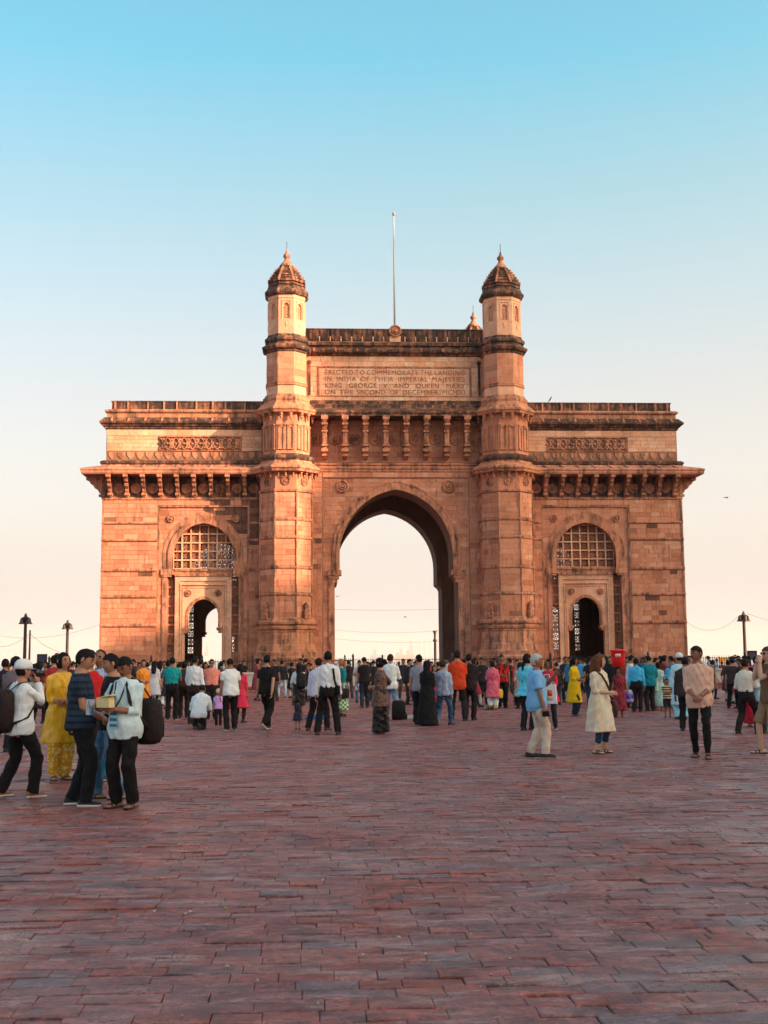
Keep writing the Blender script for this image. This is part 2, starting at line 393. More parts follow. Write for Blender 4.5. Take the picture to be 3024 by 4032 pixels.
# ---- the two wings
def bay(s, wall, front):
    """Everything that fills the arched bay of a wing, on the front or on the back face."""
    c = s * 11.24
    Y = (lambda y: y) if front else (lambda y: DEPTH - y)
    def bx(mb, x0, x1, y0, y1, z0, z1): mb.box(min(x0, x1), max(x0, x1), min(Y(y0), Y(y1)), max(Y(y0), Y(y1)), z0, z1)
    # arch moulding with jamb
    mb = MB(); arch_ring(mb, c, 1.78, .26, 7.7, 9.62, 6.95, Y(0.02), Y(0.42)); mb.build("arch_moulding", S_TRIM, wall)
    mb = MB(); arch_ring(mb, c, 2.05, .28, 7.7, 9.95, 6.95, Y(0.085), Y(0.2)); mb.build("arch_moulding", S_TRIM, wall)
    for sg in (1, -1):
        mb = MB(); bx(mb, c + sg * 1.74, c + sg * 2.42, -.02, .5, 6.62, 6.95); bx(mb, c + sg * 1.84, c + sg * 2.36, .02, .5, 6.5, 6.62); mb.build("impost", S_TRIM, wall)
        mb = MB(); bx(mb, c + sg * 2.07, c + sg * 2.33, .06, .2, 0, 6.5); mb.build("jamb", S_TRIM, wall)
    # transom and tympanum screen
    mb = MB(); bx(mb, c - 2.05, c + 2.05, .36, .8, 6.62, 6.99); bx(mb, c - 1.66, c + 1.66, .26, .36, 6.55, 6.70); bx(mb, c - 1.66, c + 1.66, .3, .36, 6.86, 6.97); mb.build("transom", S_TRIM, wall)
    cw = 3.56 / 7; yy = Y(0.62)
    mb = MB()
    for i in range(8): mb.box(c - 1.78 + cw * i - .042, c - 1.78 + cw * i + .042, yy - .13, yy + .13, 6.99, 7.0 + min(2.75, .55 + 6 * cw))
    for j in range(6): mb.box(c - 1.78, c + 1.78, yy - .126, yy + .126, 7.0 + cw * j - .04, 7.0 + cw * j + .04)
    mb.build("screen_frame", S_PALE, wall)
    for j in range(6):
        for i in range(7):
            x, z = c - 1.78 + cw * (i + .5), 7.0 + cw * (j + .5)
            hw = arch_half(1.78, 7.7, 9.62, z - cw * .45)
            if hw is None or abs(x - c) - cw * .45 > hw: continue
            inst("screen_panel", JALI[(i * 2 + j * 3 + (i * j) % 2) % 3], wall, (x, yy, z))
    # door surround with its small arch
    mb = MB(); y0, y1 = sorted((Y(.40), Y(.85))); arch_wall(mb, c, c - 1.63, c + 1.63, 6.56, y0, y1, .86, 4.25, 5.22, 1.08, 3.4); mb.build("door_surround", S_PALE, wall)
    mb = MB(); arch_ring(mb, c, .86, .13, 4.25, 5.22, 3.6, Y(.36), Y(.5)); mb.build("arch_moulding", S_TRIM, wall)
    for (hw, top, w, d) in ((1.63, 6.56, .28, .33), (1.33, 6.1, .07, .3), (1.2, 5.92, .05, .36)):
        mb = MB()
        bx(mb, c - hw, c + hw, d, .42, top - w, top)
        for sg in (1, -1): bx(mb, c + sg * hw, c + sg * (hw - w), d, .42, 0, top - w)
        mb.build("door_frame", S_PALE, wall)
    for sg in (1, -1):
        inst("roundel", ROUND[.2], wall, (c + sg * .86, Y(.40), 5.57), (0, 0, 0 if front else math.pi))
        mb = MB(); bx(mb, c + sg * .78, c + sg * 1.12, .3, .9, 3.42, 3.58); bx(mb, c + sg * .88, c + sg * 1.1, .32, .88, 3.26, 3.42); mb.build("impost", S_TRIM, wall)
        # side screen strips
        xs = c + sg * 1.845; mb = MB()
        for xx in (xs - .21, xs + .21): mb.box(xx - .03, xx + .03, min(Y(.5), Y(.66)), max(Y(.5), Y(.66)), 0, 6.62)
        for j in range(9): mb.box(xs - .2, xs + .2, min(Y(.51), Y(.65)), max(Y(.51), Y(.65)), 2.06 + .545 * j, 2.16 + .545 * j)
        mb.box(xs - .2, xs + .2, min(Y(.53), Y(.64)), max(Y(.53), Y(.64)), 0, 2.06); mb.build("screen_frame", S_TRIM, wall)
        for j in range(8): inst("screen_panel", JSTRIP[(j * 2 + (s > 0) + (sg > 0)) % 3], wall, (xs, Y(.58), 2.385 + .545 * j))

ASH_SINGLE = {-1: 190, 1: 30}
def wing(s):
    X = lambda a, b: (min(s * a, s * b), max(s * a, s * b))
    c = s * 11.24
    mb = MB()
    x0, x1 = X(6.9, 17.0)
    arch_wall(mb, c, x0, x1, 11.05, .15, 1.25, 1.78, 7.7, 9.62, 2.06, 6.72)
    arch_wall(mb, c, x0, x1, 11.05, DEPTH - 1.25, DEPTH - .15, 1.78, 7.7, 9.62, 2.06, 6.72)
    a, b = X(16.0, 17.0); mb.box(a, b, 1.25, DEPTH - 1.25, 0, 11.05)
    mb.box(x0, x1, .151, DEPTH - .151, 11.051, 13.0)
    a, b = X(6.9, 16.94); mb.box(a, b, .12, DEPTH - .12, 13.0, 15.3)
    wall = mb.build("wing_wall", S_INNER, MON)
    # outer pier, inner strip and head above the sunk panel: slabs in front of the wall core
    mb = MB()
    for (u0, u1, z0, z1) in ((13.89, 17.03, 0, 11.03), (7.0, 8.59, 0, 11.03), (8.59, 13.89, 10.66, 11.03)):
        a, b = X(u0, u1); mb.box(a, b, .03, .16, z0, z1)
    a, b = X(17.0, 17.03); mb.box(a, b, .16, DEPTH - .03, 0, 11.03)
    mb.build("pier", S_CORE, wall)
    A = Ashlar(); O = (0, .03, 0); U = (1, 0, 0); Nn = (0, -1, 0)
    bands = [0.9, 2.0, 3.62, 3.82, 5.28, 5.46, 6.80, 7.0, 8.55, 8.7, 9.56, 9.7, 11.03]
    a, b = X(13.9, 17.05)
    for i in range(0, len(bands) - 1):
        if i in (2, 4, 6, 8, 10): continue
        A.lay(O, U, Nn, a, b, bands[i], bands[i + 1])
    A.lay(O, U, Nn, a, b, 0, .9, .45)
    a, b = X(7.6, 8.58)
    A.lay(O, U, Nn, a, b, 0, 11.03)
    a, b = X(8.6, 13.88); A.lay(O, U, Nn, a, b, 10.67, 11.03, .36)
    def hole(v):
        h = arch_half(2.2, 7.7, 10.2, v)
        if v < 6.9: h = 2.2
        return None if h is None or h < .02 else (c - h, c + h)
    a, b = X(8.62, 13.86); A.lay((0, .15, 0), U, Nn, a, b, 0, 10.64, hole=hole)
    def stain_shade(p):
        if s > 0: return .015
        return max(0, min(.8, (p.x + 11.9) * .55)) * max(0, min(1, (p.z - 7.6) / 1.6)) if p.x > -11.9 else .008  # stain plus painted shade: dark blocks gather where the turret's shadow falls
    A.build(wall, S_BLOCK, ASH_SINGLE[s], stain_shade)
    mb = MB(); a, b = X(8.6, 13.88); arch_wall(mb, c, a, b, 10.64, .142, .149, 1.78, 7.7, 9.62, 2.06, 6.72); mb.build("pointing", MORTAR, wall)
    # sunk-panel border
    mb = MB(); a, b = X(8.59, 13.89)
    mb.box(a, b, .02, .2, 10.56, 10.67); mb.box(a, a + .1, .02, .2, 0, 10.56); mb.box(b - .1, b, .02, .2, 0, 10.56); mb.build("panel_border", S_TRIM, wall)
    for i in (2, 4, 6, 8, 10):
        mb = MB(); a, b = X(13.88, 17.1); zz = (bands[i], bands[i + 1]); h = zz[1] - zz[0]
        mb.prism_x([(.1, zz[0]), (-.05, zz[0]), (-.09, zz[0] + h * .3), (-.09, zz[1] - h * .25), (-.04, zz[1]), (.1, zz[1])], a, b)
        mb.build("string_course", S_TRIM, wall); mb = MB()
        a, b = X(7.5, 8.6); mb.prism_x([(.1, zz[0]), (-.03, zz[0]), (-.05, zz[0] + h * .3), (-.05, zz[1] - h * .25), (-.03, zz[1]), (.1, zz[1])], a, b)
        mb.build("string_course", S_TRIM, wall)
    mb = MB(); a, b = X(16.97, 17.09); mb.box(a, b, -.045, .1, 0, 11.0); mb.build("corner_bead", S_TRIM, wall)
    mb = MB(); a, b = X(7.4, 17.3); mb.rects([(a, b, -.3, 3, 0), (a, b, -.3, 3, .5), (a, b, -.2, 3, .62), (a, b, -.18, 3, .85), (a, b, -.05, 3, .95)]); 
    # plinth must leave the doorway free
    mb = MB()
    for (u0, u1) in ((7.4, 10.1), (12.38, 17.25)):
        a, b = X(u0, u1); mb.rects([(a, b, -.3, .6, 0), (a, b, -.3, .6, .5), (a, b, -.2, .6, .62), (a, b, -.18, .6, .85), (a, b, -.02, .6, .95)])
    mb.build("plinth", S_TRIM, wall)
    bay(s, wall, True); bay(s, wall, False)
    for sg in (1, -1): inst("roundel", ROUND[.22], wall, (c + sg * 1.88, .12, 9.88))
    # ---- cornices: rings round the wing, outer edge of the wing is u = 17.06
    def ringloft(name, prof, mat, inner=6.7):
        mb = MB()
        rings = []
        for o, z in prof:
            a, b = X(inner, 17.06 + o); rings.append((a, b, -o, DEPTH + o, z))
        mb.rects(rings); return mb.build(name, mat, wall)
    ringloft("bed_moulding", [(-.02, 10.98), (.06, 11.0), (.07, 11.1), (.0, 11.14), (-.03, 11.16)], S_TRIM)
    ringloft("bracket_wall", [(-.06, 11.12), (-.06, 12.4)], S_DARK)  # dark weathered tone also paints the shade under the eaves
    ringloft("eaves_slab", [(.0, 12.37), (1.06, 12.365), (1.1, 12.45), (1.1, 12.55), (1.14, 12.6), (1.14, 12.66), (1.0, 12.74), (.16, 12.97), (.13, 13.04)], S_TRIM)
    ringloft("ledge", [(.05, 13.03), (.12, 13.05), (.18, 13.12), (.18, 13.22), (.06, 13.3), (-.1, 13.34)], S_DARK)
    ringloft("frieze_wall", [(-.14, 13.3), (-.14, 15.24)], S_CORE)
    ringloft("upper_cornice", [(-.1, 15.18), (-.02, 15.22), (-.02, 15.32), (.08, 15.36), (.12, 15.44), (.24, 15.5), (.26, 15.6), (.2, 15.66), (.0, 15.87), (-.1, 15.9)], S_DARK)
    ringloft("parapet_base", [(-.12, 15.88), (-.12, 16.16), (-.04, 16.18), (.0, 16.24), (.0, 16.3), (-.12, 16.38), (-.3, 16.4)], S_TRIM)
    ringloft("parapet", [(-.36, 16.38), (-.36, 16.86), (-.32, 16.865), (-.32, 16.93)], S_DARK)
    A = Ashlar(); a, b = X(13.95, 17.18)
    a, b = X(13.95, 16.9); A.lay((0, .14, 0), U, Nn, a, b, 13.9, 14.78, .22); a, b = X(7.9, 9.05); A.lay((0, .14, 0), U, Nn, a, b, 13.9, 14.78, .22)
    a, b = X(7.9, 16.92); A.lay((0, .14, 0), U, Nn, a, b, 14.8, 15.17, .37, .6, 1.2)
    A.build(wall, S_PALE, 0)
    # brackets under the eaves, roundels between
    nb = 10
    for i in range(nb):
        u = 16.62 - .972 * i
        if u > 7.6: inst("bracket", BR_WING, wall, (s * u, 0.02, 0))
        if u - .486 > 7.8: inst("roundel", ROUND[.30], wall, (s * (u - .486), .06, 11.66))
    for i in range(6):
        inst("bracket", BR_WING, wall, (s * 17.04, .45 + 1.2 * i, 0), (0, 0, s * math.pi / 2))
    for i in range(10):
        u = 16.6 - .972 * i
        mb = MB(); a, b = s * u - .05, s * u + .05
        mb.prism_x([(.12, 15.88), (-.20, 15.66), (-.27, 15.6), (-.27, 15.68), (-.20, 15.74), (.12, 15.94)], a, b); mb.build("hood_rib", S_TRIM, wall)
        mb = MB(); mb.prism_x([(-.13, 12.98), (-1.0, 12.745), (-1.0, 12.80), (-.13, 13.06)], s * u - .06, s * u + .06); mb.build("hood_rib", S_TRIM, wall)
    for i in range(10):
        u = 16.5 - .95 * i + (.2 if i % 3 == 1 else 0); 
        if u < 7.6: continue
        mb = MB(); mb.box(s * u - .045, s * u + .045, .30, .38, 16.4, 16.88); mb.build("parapet_rib", S_TRIM, wall)
    # carved frieze
    mb = MB(); a, b = X(9.08, 13.9); mb.box(a, b, .11, .2, 13.86, 13.93); mb.box(a, b, .11, .2, 14.73, 14.79); mb.box(a, a + .05, .11, .2, 13.93, 14.73); mb.box(b - .05, b, .11, .2, 13.93, 14.73); mb.build("frieze_frame", S_TRIM, wall)
    mb = MB(); a, b = X(9.13, 13.85); mb.box(a, b, .125, .16, 13.93, 14.73); mb.build("frieze_ground", S_DARK, wall)  # dark backing paints the shade behind the carved relief
    for i in range(5): inst("carved_scroll", SCROLL, wall, (s * (9.55 + .96 * i), .12, 14.33), scale=(1, 1, .93))
    for i in range(17): inst("carved_leaf", LEAF, wall, (s * (16.6 - .54 * i), .145, 13.4))
    return wall
WINGS = [wing(-1), wing(1)]

# ---- central block
def central():
    mb = MB(); A_ = 3.32; zs, zt = 7.75, 11.6
    arch_wall(mb, 0, -6.6, 6.6, 13.2, .12, 2.6, A_, zs, zt, 3.64, 6.35)
    arch_wall(mb, 0, -6.6, 6.6, 13.2, DEPTH - 2.6, DEPTH - .12, A_, zs, zt, 3.64, 6.35)
    for s in (-1, 1): mb.box(min(s * 5.4, s * 6.9), max(s * 5.4, s * 6.9), 2.6, DEPTH - 2.6, 0, 13.2)
    mb.box(-6.61, 6.61, 2.6, DEPTH - 2.6, 12.6, 13.19)
    mb.box(-5.6, 5.6, .26, DEPTH - .26, 13.2, 20.6)
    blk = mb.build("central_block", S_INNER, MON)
    U, Nn = (1, 0, 0), (0, -1, 0)
    mb = MB()
    for s in (-1, 1): mb.box(min(s * 4.33, s * 5.6), max(s * 4.33, s * 5.6), .02, .13, 0, 12.62)
    mb.box(-4.33, 4.33, .02, .13, 12.3, 12.62); mb.build("portal_frame", S_CORE, blk)
    A = Ashlar()
    for s in (-1, 1):
        A.lay((0, .02, 0), U, Nn, min(s * 4.36, s * 5.55), max(s * 4.36, s * 5.55), 0, 12.62, .3, .3, .62)
    A.lay((0, .02, 0), U, Nn, -4.3, 4.3, 12.32, 12.62, .3)
    def hole(v):
        h = arch_half(3.7, zs, 12.1, v)
        if v < 6.5: h = 3.98
        return None if h is None or h < .02 else (-h, h)
    A.lay((0, .12, 0), U, Nn, -4.28, 4.28, 0, 12.28, .27, .4, .8, hole=hole)
    A.build(blk, S_BLOCK, 0, lambda p: .05 if abs(p.x) > 4.3 else .015)
    mb = MB(); arch_wall(mb, 0, -4.3, 4.3, 12.28, .112, .119, A_, zs, zt, 3.64, 6.35); mb.build("pointing", MORTAR, blk)
    for (a, w, d) in ((A_, .22, .0), (A_ + .22, .14, .06), (A_ + .36, .08, .03)):
        mb = MB(); arch_ring(mb, 0, a, w, zs, zt + (a - A_) * 1.25, 6.8, d - .02, .5 if a == A_ else .14, 22); mb.build("arch_moulding", S_TRIM, blk)
    for s in (-1, 1):
        mb = MB(); mb.box(min(s * 3.22, s * 4.02), max(s * 3.22, s * 4.02), -.06, .9, 6.55, 6.85); mb.box(min(s * 3.36, s * 3.98), max(s * 3.36, s * 3.98), -.02, .8, 6.35, 6.55)
        mb.box(min(s * 3.45, s * 3.7), max(s * 3.45, s * 3.7), .03, .6, 6.12, 6.35); mb.build("impost", S_TRIM, blk)
        mb = MB(); mb.box(min(s * 3.62, s * 3.98), max(s * 3.62, s * 3.98), .02, .2, 0, 6.35); mb.build("jamb", S_TRIM, blk)
        inst("roundel", ROUND[.38], blk, (s * 3.15, .1, 11.78))
        mb = MB(); mb.rects([(min(s * 3.6, s * 4.7), max(s * 3.6, s * 4.7), -.25, .5, z) for z in (0, .7)]); mb.build("plinth", S_TRIM, blk)
    def front(name, prof, mat, y=.25, hw=5.7):
        mb = MB(); mb.rects([(-hw, hw, y - o, DEPTH - y + o, z) for o, z in prof]); return mb.build(name, mat, blk)
    front("string_course", [(.1, 12.62), (.26, 12.66), (.26, 12.78), (.32, 12.84), (.32, 12.92), (.22, 13.0), (.3, 13.06), (.3, 13.14), (.1, 13.22), (0, 13.24)], S_TRIM)
    front("gallery_wall", [(-.02, 13.2), (-.02, 15.85)], S_CORE)
    A = Ashlar(); A.lay((0, .27, 0), U, Nn, -5.5, 5.5, 13.25, 15.75, .31); A.build(blk, S_BLOCK, 0)
    for i in range(8):
        x = -4.19 + 1.2 * i
        inst("corbel", BR_MAIN, blk, (x, 0, 0))
    for i in range(9): inst("roundel", ROUND[.30], blk, (-4.79 + 1.2 * i, .23, 14.62), scale=(1.15, 1, 1.15))
    front("gallery_hood", [(0, 15.82), (1.18, 15.82), (1.2, 15.95), (1.26, 16.0), (1.26, 16.1), (1.16, 16.16), (.5, 16.42), (.42, 16.5), (.42, 16.62), (.3, 16.7), (.16, 16.74), (.1, 16.95), (0, 17.0)], S_DARK)
    A = Ashlar()
    A.lay((0, .26, 0), U, Nn, -5.55, 5.55, 16.96, 17.22, .26, .4, .8); A.lay((0, .26, 0), U, Nn, -5.55, 5.55, 19.06, 19.68, .31)
    for s in (-1, 1): A.lay((0, .26, 0), U, Nn, min(s * 4.62, s * 5.55), max(s * 4.62, s * 5.55), 17.24, 19.04, .3)
    A.lay((0, .28, 0), U, Nn, -4.5, 4.5, 17.26, 19.02, .352, .55, 1.1)
    A.build(blk, S_PALE, 80)
    mb = MB()
    for (x0, x1, z0, z1) in ((-4.6, 4.6, 18.98, 19.05), (-4.6, 4.6, 17.22, 17.28), (-4.6, -4.53, 17.28, 18.98), (4.53, 4.6, 17.28, 18.98)): mb.box(x0, x1, .19, .3, z0, z1)
    mb.build("inscription_frame", S_TRIM, blk)
    for s in (-1, 1):
        mb = MB(); mb.box(s * 5.08 - .07, s * 5.08 + .07, .16, .3, 17.3, 19.2); mb.octo(s * 5.08, .2, [(.1, 19.2), (.13, 19.3), (.05, 19.42)]); mb.build("slim_pilaster", S_DARK, blk)
    front("cornice", [(0, 19.66), (.1, 19.7), (.16, 19.8), (.34, 19.86), (.38, 19.98), (.3, 20.06), (.1, 20.16), (.1, 20.26), (.22, 20.3), (.24, 20.44), (.16, 20.5), (0, 20.56)], S_DARK)
    front("parapet", [(-.06, 20.55), (-.06, 21.3), (0, 21.31), (.0, 21.38)], S_DARK)
    shield = MB(); w_, h_ = .56, .66
    shield.prism([(-w_ / 2, h_), (-w_ / 2, h_ * .3), (-w_ * .3, h_ * .1), (0, 0), (w_ * .3, h_ * .1), (w_ / 2, h_ * .3), (w_ / 2, h_)], -.06, .02)
    sm = shield.mesh("merlon"); sm.materials.append(S_DARK)
    knob = MB(); knob.lathe(0, 0, [(.02, 0), (.05, .05), (.03, .12), (.045, .2), (.03, .3)], 8); km = knob.mesh("knob"); km.materials.append(S_PALE)
    for i in range(16):
        x = -4.8 + .64 * i
        inst("merlon", sm, blk, (x, .30, 20.62)); inst("knob", km, blk, (x + .32, .27, 20.6))
        if i % 2 == 0: 
            mb = MB(); mb.box(x - .05, x + .05, -.16, .02, 19.9, 20.1); mb.build("hood_rib", S_TRIM, blk)
    # lettering cut into the panel
    dark = plain("cut_letters", (0.29, 0.120, 0.068), .9)
    for i, ln in enumerate(("ERECTED TO COMMEMORATE THE LANDING", "IN INDIA OF THEIR IMPERIAL MAJESTIES", "KING GEORGE V AND QUEEN MARY", "ON THE SECOND OF DECEMBER MCMXI")):
        cu = bpy.data.curves.new("inscription", 'FONT'); cu.body = ln; cu.size = .40; cu.extrude = .004; cu.align_x = 'LEFT'; cu.space_character = 1.12
        o = bpy.data.objects.new("inscription", cu); COL.objects.link(o); o.parent = blk; cu.materials.append(dark)
        o.rotation_euler = (math.pi / 2, 0, 0); o.location = (-4.18, .238, 18.56 - .40 * i)
        bpy.context.view_layer.update(); w0 = o.dimensions.x
        cu.space_word = 2.0; bpy.context.view_layer.update(); w1 = o.dimensions.x
        cu.space_word = max(.6, 1.0 + (8.36 - w0) / max(.01, w1 - w0)); bpy.context.view_layer.update()
        sx = 8.36 / o.dimensions.x
        me = bpy.data.meshes.new_from_object(o.evaluated_get(bpy.context.evaluated_depsgraph_get())); loc = o.location.copy()
        bpy.data.objects.remove(o); m2 = inst("inscription", me, blk, loc, (math.pi / 2, 0, 0), (sx, 1, 1))
        m2["label"] = "line of cut capital letters"; m2["kind"] = "stuff"
    # rosette that carries the flagpole
    r = inst("rosette", ROUND[.38], blk, (.05, .16, 21.2))
    mb = MB(); mb.box(-.28, .38, .14, .32, 20.56, 20.9); mb.build("rosette_base", S_PALE, blk)
    return blk
BLK = central()

# ---- turrets
def turret_meshes():
    T = []
    def add_(name, fn, mat, smooth=False):
        mb = MB(); fn(mb); me = mb.mesh(name, smooth); me.materials.append(mat); T.append((name, me))
    add_("pedestal", lambda m: m.octo(0, 0, [(2.0, 0), (2.0, .9), (1.92, 1.0), (1.92, 1.55), (1.86, 1.62), (1.9, 1.7), (1.9, 1.8), (1.8, 1.88), (1.8, 2.1), (1.7, 2.16), (1.64, 2.5), (1.6, 2.55), (1.6, 3.2), (1.64, 3.26), (1.64, 3.34),
                                            (1.74, 3.4), (1.76, 3.5), (1.66, 3.56), (1.66, 3.62), (1.78, 3.68), (1.8, 3.8), (1.72, 3.86), (1.62, 4.0), (1.5, 4.06)]), S_TRIM)
    for z in (5.38, 6.9, 8.62, 9.66): add_("string_course", lambda m: m.octo(0, 0, [(1.46, z - .1), (1.53, z - .08), (1.55, z), (1.53, z + .06), (1.46, z + .1)]), S_TRIM)
    add_("neck_moulding", lambda m: m.octo(0, 0, [(1.46, 11.2), (1.56, 11.24), (1.58, 11.34), (1.5, 11.4)]), S_TRIM)
    add_("frieze_band", lambda m: m.octo(0, 0, [(1.47, 11.3), (1.47, 12.4)]), S_BLOCK)
    add_("hood", lambda m: m.octo(0, 0, [(1.5, 12.36), (1.86, 12.38), (1.9, 12.5), (1.97, 12.56), (1.97, 12.66), (1.86, 12.74), (1.55, 12.95), (1.5, 13.02), (1.5, 13.1)]), S_TRIM)
    add_("ledge", lambda m: m.octo(0, 0, [(1.42, 13.05), (1.56, 13.1), (1.62, 13.2), (1.62, 13.3), (1.5, 13.4), (1.42, 13.46)]), S_DARK)
    add_("niche_stage", lambda m: m.octo(0, 0, [(1.34, 13.4), (1.34, 15.9)]), S_BLOCK)
    add_("hood", lambda m: m.octo(0, 0, [(1.36, 15.82), (1.66, 15.84), (1.7, 15.95), (1.76, 16.0), (1.76, 16.1), (1.64, 16.18), (1.36, 16.5), (1.32, 16.6), (1.36, 16.66), (1.36, 16.78), (1.26, 16.86), (1.2, 17.0)]), S_TRIM)
    add_("upper_shaft", lambda m: m.octo(0, 0, [(1.15, 16.8), (1.15, 19.75)]), S_PALE)
    add_("string_course", lambda m: m.octo(0, 0, [(1.15, 17.5), (1.21, 17.53), (1.21, 17.6), (1.18, 17.64), (1.2, 17.7), (1.15, 17.74)]), S_TRIM)
    add_("cornice", lambda m: m.octo(0, 0, [(1.15, 19.5), (1.2, 19.54), (1.22, 19.66), (1.36, 19.7), (1.42, 19.8), (1.42, 19.88), (1.3, 19.95), (1.18, 20.05), (1.16, 20.15), (1.26, 20.2), (1.28, 20.32), (1.2, 20.42), (1.12, 20.48), (1.1, 20.6)]), S_DARK)
    add_("lantern", lambda m: m.octo(0, 0, [(1.09, 20.5), (1.09, 21.35), (.97, 21.36), (.97, 22.62), (1.06, 22.63), (1.06, 22.72), (1.1, 22.74), (1.1, 22.84), (1.07, 22.88), (1.12, 23.0)]), S_PALE)
    add_("cornice", lambda m: m.octo(0, 0, [(1.1, 22.94), (1.2, 22.98), (1.28, 23.1), (1.28, 23.2), (1.2, 23.3), (1.1, 23.45)]), S_DARK)
    def dome(m):
        st = [(1.12, 23.43, 23.52), (1.0, 23.52, 23.6), (1.08, 23.6, 23.72), (.97, 23.72, 23.79), (1.10, 23.79, 23.95), (.9, 23.95, 24.04), (.99, 24.04, 24.14), (.80, 24.14, 24.22), (.88, 24.22, 24.32), (.69, 24.32, 24.40), (.77, 24.40, 24.49),
              (.58, 24.49, 24.57), (.655, 24.57, 24.65), (.47, 24.65, 24.72), (.545, 24.72, 24.80), (.38, 24.80, 24.86), (.45, 24.86, 24.93), (.36, 24.93, 24.97)]
        pr = []
        for a, z0, z1 in st: pr += [(a, z0 + .004), (a, z1)]
        m.octo(0, 0, pr)
    add_("dome", dome, S_WORN)
    def ribs(m, k):
            an = math.pi * 2 * (k + .5) / 8
            for a, z in ((1.08, 23.91), (.98, 24.09), (.88, 24.27), (.77, 24.44), (.66, 24.60), (.555, 24.75)):
                r = a / math.cos(math.pi / 8) - .03; x, y = r * math.cos(an), r * math.sin(an)
                m.box(x - .055, x + .055, y - .055, y + .055, z - .095, z + .095)
    for k in range(8): add_("dome_rib", lambda m: ribs(m, k), S_TRIM)
    add_("finial", lambda m: m.lathe(0, 0, [(.44, 24.93), (.43, 25.0), (.34, 25.12), (.22, 25.24), (.15, 25.34), (.16, 25.38), (.11, 25.42), (.13, 25.46), (.2, 25.54), (.215, 25.62), (.19, 25.7), (.1, 25.78), (.1, 25.82), (.06, 25.9), (.045, 26.0), (.01, 26.1)], 16), S_TRIM, True)
    add_("lightning_rod", lambda m: m.tube([(0, 0, 26.05), (0, 0, 26.5)], .02, 6), plain("rod_iron", (.05, .09, .12), .5))
    return T
TM = turret_meshes()
mb = MB(); mb.octo(0, 0, [(1.46, 3.9), (1.46, 11.3)]); SHAFT = mb.mesh("shaft"); SHAFT.materials.append(S_CORE)
mb = MB(); mb.tube([(0, 0, 4.0), (0, 0, 11.25)], .045, 6); RIB = mb.mesh("corner_rib"); RIB.materials.append(S_TRIM)
mb = MB(); mb.lathe(0, 0, [(.005, -.36), (.035, -.3), (.07, -.22), (.045, -.16), (.085, -.1), (.09, 0)], 8); PEND = mb.mesh("pendant"); PEND.materials.append(S_TRIM)
mb = MB()
mb.box(-.19, .19, -.09, .1, .0, .16); mb.box(-.23, .23, -.13, .12, .16, .24); mb.box(-.16, .16, -.08, .1, .24, .42); mb.box(-.2, .2, -.12, .1, .42, .5); mb.box(-.12, .12, -.06, .1, .5, .68); mb.box(-.16, .16, -.1, .1, .68, .75); mb.octo(0, 0, [(.09, .75), (.12, .82), (.04, .93)])
PINN = mb.mesh("pinnacle"); PINN.materials.append(S_TRIM)
def niche_mesh():
    mb = MB(); w, h = .30, 1.35
    for x in (-w / 2, w / 2): mb.box(x - .03, x + .03, -.05, .02, 0, h)
    mb.box(-w / 2, w / 2, -.05, .02, h - .1, h); mb.box(-w / 2 - .05, w / 2 + .05, -.08, .02, -.06, .0); mb.box(-w / 2 - .04, w / 2 + .04, -.09, .02, h, h + .08)
    me = mb.mesh("niche"); me.materials.append(S_TRIM); return me
NICHE = niche_mesh()
def lwin_mesh():
    """Facing of one lantern side with its arched window and lattice."""
    mb = MB(); W = .452; a = .17
    arch_wall(mb, 0, -W, W, 22.63, -.115, .0, a, 22.25, 22.46, a, 21.9, z0=21.5)
    mb.box(-W, W, -.115, 0, 21.355, 21.5)
    for (x0, x1, z0, z1) in ((-.27, -.235, 21.5, 22.56), (.235, .27, 21.5, 22.56), (-.27, .27, 22.56, 22.6)): mb.box(x0, x1, -.145, -.1, z0, z1)
    for i in range(4):
        z = 21.56 + .17 * i
        for sg in (1, -1): mb.tube([(-sg * .16, -.05, z), (sg * .16, -.05, z + .17)], .016, 4)
    mb.box(-.012, .012, -.07, -.04, 21.5, 22.3)
    mb.prism([(-.05, 21.3), (0, 21.0), (.05, 21.3)], -.15, -.11)
    me = mb.mesh("lantern_window"); me.materials.append(S_PALE); return me
LWIN = lwin_mesh()
